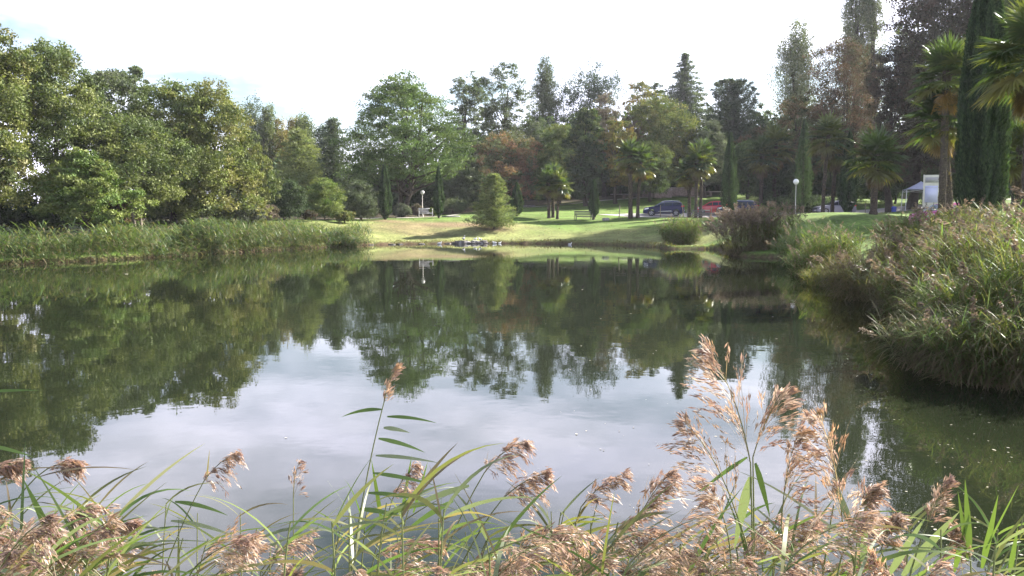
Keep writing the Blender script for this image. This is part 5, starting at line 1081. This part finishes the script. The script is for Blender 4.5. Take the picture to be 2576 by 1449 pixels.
GRN, PALE, YEL, DRY = (0.105, 0.160, 0.050), (0.20, 0.23, 0.15), (0.145, 0.20, 0.055), (0.24, 0.19, 0.13)
FR = fg_reed
FR('tall slender reed with all leaves streaming right, standing alone above the fringe', 2.6, (880, 1330), (966, 1012), (1000, 922), 1, nleaf=0, dens=0.55, spread=0.22, sag=0.25,
   leaves=[(960, 1030, 862, 1052, 0.014, GRN, 0.5), (974, 1048, 1095, 1066, 0.013, GRN, 0.3), (965, 1076, 1030, 1090, 0.016, PALE, 0.3), (952, 1103, 1066, 1140, 0.016, GRN, 0.3), (945, 1146, 1100, 1166, 0.014, PALE, 0.2), (938, 1190, 1090, 1222, 0.015, GRN, 0.2), (925, 1240, 1070, 1265, 0.015, GRN, 0.3), (905, 1280, 1010, 1300, 0.018, GRN, 0.2)])
FR('reed on a dark leaning stalk with a one-sided nodding plume, at the left', 3.0, (385, 1440), (512, 1212), (598, 1138), 2, nleaf=4, dens=1.0, spread=0.5, sag=1.0, hrange=(0.2, 0.6), leaves=[(440, 1262, 570, 1300, 0.018, GRN, 0.4), (430, 1310, 600, 1360, 0.017, PALE, 0.4), (520, 1205, 527, 1133, 0.006, DRY, 0.0)])
FR('small upright reed with a sparse tufted plume', 3.2, (738, 1440), (738, 1250), (752, 1165), 3, nleaf=4, dens=0.5, spread=0.45, sag=0.5)
FR('leaning reed whose plume nods right at the centre', 2.6, (1060, 1449), (1218, 1190), (1322, 1108), 4, nleaf=5, dens=1.1, spread=0.5, sag=0.9, leaves=[(1180, 1222, 1000, 1300, 0.022, PALE, 0.3), (1140, 1260, 1010, 1350, 0.02, GRN, 0.3)])
FR('reed with a heavy drooping plume just right of the centre', 2.5, (1100, 1449), (1262, 1258), (1375, 1190), 5, nleaf=4, dens=1.25, spread=0.6, sag=1.2)
FR('reed with a narrow plume behind the tall slender one', 2.9, (930, 1449), (985, 1262), (1050, 1168), 6, nleaf=5, dens=0.9, spread=0.42, sag=0.7, leaves=[(1010, 1300, 1035, 1150, 0.014, GRN, 0.0), (1040, 1290, 1075, 1165, 0.013, GRN, 0.0), (960, 1310, 935, 1160, 0.016, YEL, 0.0)])
FR('reed with a plume bent right below the bare water, right of the centre', 2.5, (1400, 1449), (1462, 1275), (1570, 1192), 7, nleaf=5, dens=1.0, spread=0.48, sag=0.8)
FR('reed with a bushy pinkish plume between the bent one and the tall spread ones', 2.4, (1560, 1449), (1600, 1320), (1690, 1190), 8, nleaf=4, dens=1.3, spread=0.55, sag=0.8)
FR('tallest spreading plume at the right, leaning left at its top', 2.2, (1897, 1440), (1888, 1165), (1780, 880), 9, nleaf=0, dens=1.35, spread=0.44, sag=0.25, leaves=[(1900, 1165, 1935, 1300, 0.020, GRN, 0.3), (1888, 1200, 1850, 1380, 0.030, PALE, 0.4), (1880, 1150, 1760, 1240, 0.012, GRN, 0.2)])
FR('spreading plume leaning right beside the tallest one', 2.25, (1900, 1440), (1894, 1150), (1975, 985), 10, nleaf=0, dens=1.0, spread=0.55, sag=0.3)
FR('broad feathery plume leaning to the left in the right-hand group', 2.2, (1920, 1449), (1855, 1300), (1722, 1062), 11, nleaf=2, dens=1.25, spread=0.48, sag=0.35)
FR('large feathery plume rising right of the tallest one', 2.1, (2180, 1449), (2120, 1320), (2060, 1050), 12, nleaf=1, dens=1.5, spread=0.52, sag=0.5, leaves=[(2105, 1230, 2170, 1400, 0.024, PALE, 0.1), (2170, 1440, 2180, 1240, 0.022, PALE, 0.0)])
FR('plume fanning out to the right above the pale blades', 2.1, (2170, 1449), (2135, 1345), (2205, 1225), 13, nleaf=1, dens=1.4, spread=0.6, sag=0.8)
FR('reed with a spiky plume against the dark water at the right', 2.4, (2270, 1449), (2330, 1325), (2388, 1212), 14, nleaf=1, dens=0.95, spread=0.4, sag=0.35, leaves=[(2270, 1449, 2412, 1290, 0.030, PALE, 0.15), (2235, 1449, 2330, 1300, 0.024, PALE, 0.15)])
FR('reed with bright green upright blades at the right', 2.3, (2450, 1449), (2440, 1400), (2400, 1330), 15, nleaf=1, dens=0.9, spread=0.45, sag=0.6, leaves=[(2440, 1400, 2428, 1212, 0.026, YEL, 0.0), (2435, 1410, 2410, 1240, 0.018, YEL, 0.1), (2470, 1430, 2510, 1250, 0.022, YEL, 0.0), (2400, 1440, 2440, 1290, 0.02, YEL, 0.1), (2480, 1380, 2560, 1225, 0.006, YEL, 0.0), (2540, 1440, 2560, 1330, 0.018, YEL, 0.0)])
FR('reed bowed over from the left edge with a drooping plume', 2.4, (-60, 1290), (118, 1180), (200, 1165), 16, nleaf=3, dens=1.2, spread=0.62, sag=1.1, leaves=[(-30, 985, 95, 983, 0.010, GRN, 0.1), (-30, 1120, 80, 1150, 0.012, GRN, 0.2)])
FR('reed plume poking in at the far left edge', 2.3, (-120, 1300), (-40, 1200), (55, 1165), 17, nleaf=4, dens=1.2, spread=0.5, sag=0.9)
FR('left reed with pale upright blades below the drooping plume', 2.2, (130, 1449), (160, 1330), (235, 1275), 18, nleaf=1, dens=1.0, spread=0.5, sag=0.9, leaves=[(165, 1440, 60, 1210, 0.026, GRN, 0.3), (175, 1449, 185, 1270, 0.022, PALE, 0.0), (205, 1400, 215, 1290, 0.02, PALE, 0.0)])
FR('reed with golden plume low at the left', 2.2, (180, 1449), (240, 1370), (340, 1315), 19, nleaf=3, dens=1.0, spread=0.45, sag=0.6)
FR('plume half way up between the tallest one and the large feathery one', 2.15, (1985, 1449), (1965, 1330), (2012, 1085), 20, nleaf=2, dens=1.2, spread=0.5, sag=0.45)
FR('drooping plume below the broad left-leaning one in the right-hand group', 2.3, (1850, 1449), (1832, 1350), (1778, 1215), 21, nleaf=2, dens=1.1, spread=0.55, sag=0.7)
FR('plume at the right end of the big group, nodding over pale blades', 2.1, (2260, 1449), (2215, 1385), (2262, 1300), 22, nleaf=2, dens=1.0, spread=0.6, sag=0.9)
rng = np.random.default_rng(404)
spots = []
for (x0, x1, y0, y1, n) in [(-40, 360, 1270, 1450, 23), (600, 830, 1340, 1490, 6), (900, 1120, 1320, 1490, 8), (1220, 1560, 1320, 1470, 19), (1560, 1850, 1280, 1460, 18), (1850, 2260, 1300, 1470, 21), (2260, 2600, 1370, 1500, 7), (360, 620, 1410, 1500, 3), (1100, 1230, 1400, 1500, 3)]:
    for _ in range(n): spots.append((rng.uniform(x0, x1), rng.uniform(y0, y1)))
for k, (x, y) in enumerate(spots):
    D = rng.uniform(1.75, 2.9); L_ = rng.uniform(0.13, 0.23) * F / D; a = rng.normal() * 0.35 + (0.9 if rng.uniform() < 0.78 else -0.6)
    nk = (x - L_ * math.sin(a), y + L_ * abs(math.cos(a)) * 0.8 + 8)
    FR('pinkish-brown reed in the crowded fringe along the bottom edge', D, (nk[0] - rng.uniform(-20, 80), max(1449, nk[1] + 60)), nk, (x, y), 100 + k, nleaf=int(rng.integers(3, 8)), dens=rng.uniform(0.5, 0.95), spread=rng.uniform(0.4, 0.7), sag=rng.uniform(0.4, 1.1), tone=rng.uniform(0.85, 1.12), group='crowded reeds along the bottom edge')
for k in range(84):     # shoots without a plume
    x = rng.choice([rng.uniform(-30, 420), rng.uniform(420, 1250), rng.uniform(1250, 2600)]); D = rng.uniform(1.9, 3.4); y = rng.uniform(1265, 1400)
    FR('plumeless green reed shoot in the fringe along the bottom edge', D, (x - rng.uniform(-30, 60), 1470), (x, y), None, 300 + k, nleaf=int(rng.integers(4, 9)), leafL=(0.12, 0.34), wind=0.6, group='plumeless reed shoots along the bottom edge', hrange=(0.5, 1.0), name='reed_shoot')

# ------------------------------------------------------------------ the air: the far woods are slightly veiled
m, t, N, L = new_mat('haze')
pv = N('ShaderNodeVolumePrincipled'); pv.inputs['Color'].default_value = (0.90, 0.90, 1.0, 1); pv.inputs['Density'].default_value = 0.00018; pv.inputs['Anisotropy'].default_value = 0.2
ou = N('ShaderNodeOutputMaterial'); L(pv.outputs[0], ou.inputs['Volume'])
mb = MB(); mb.box((0, 250, 25), (1040, 940, 56)); hz = mb.build('haze', m); hz["kind"] = "stuff"; tag(hz, 'thin pale haze over the pond and the woods', 'haze')
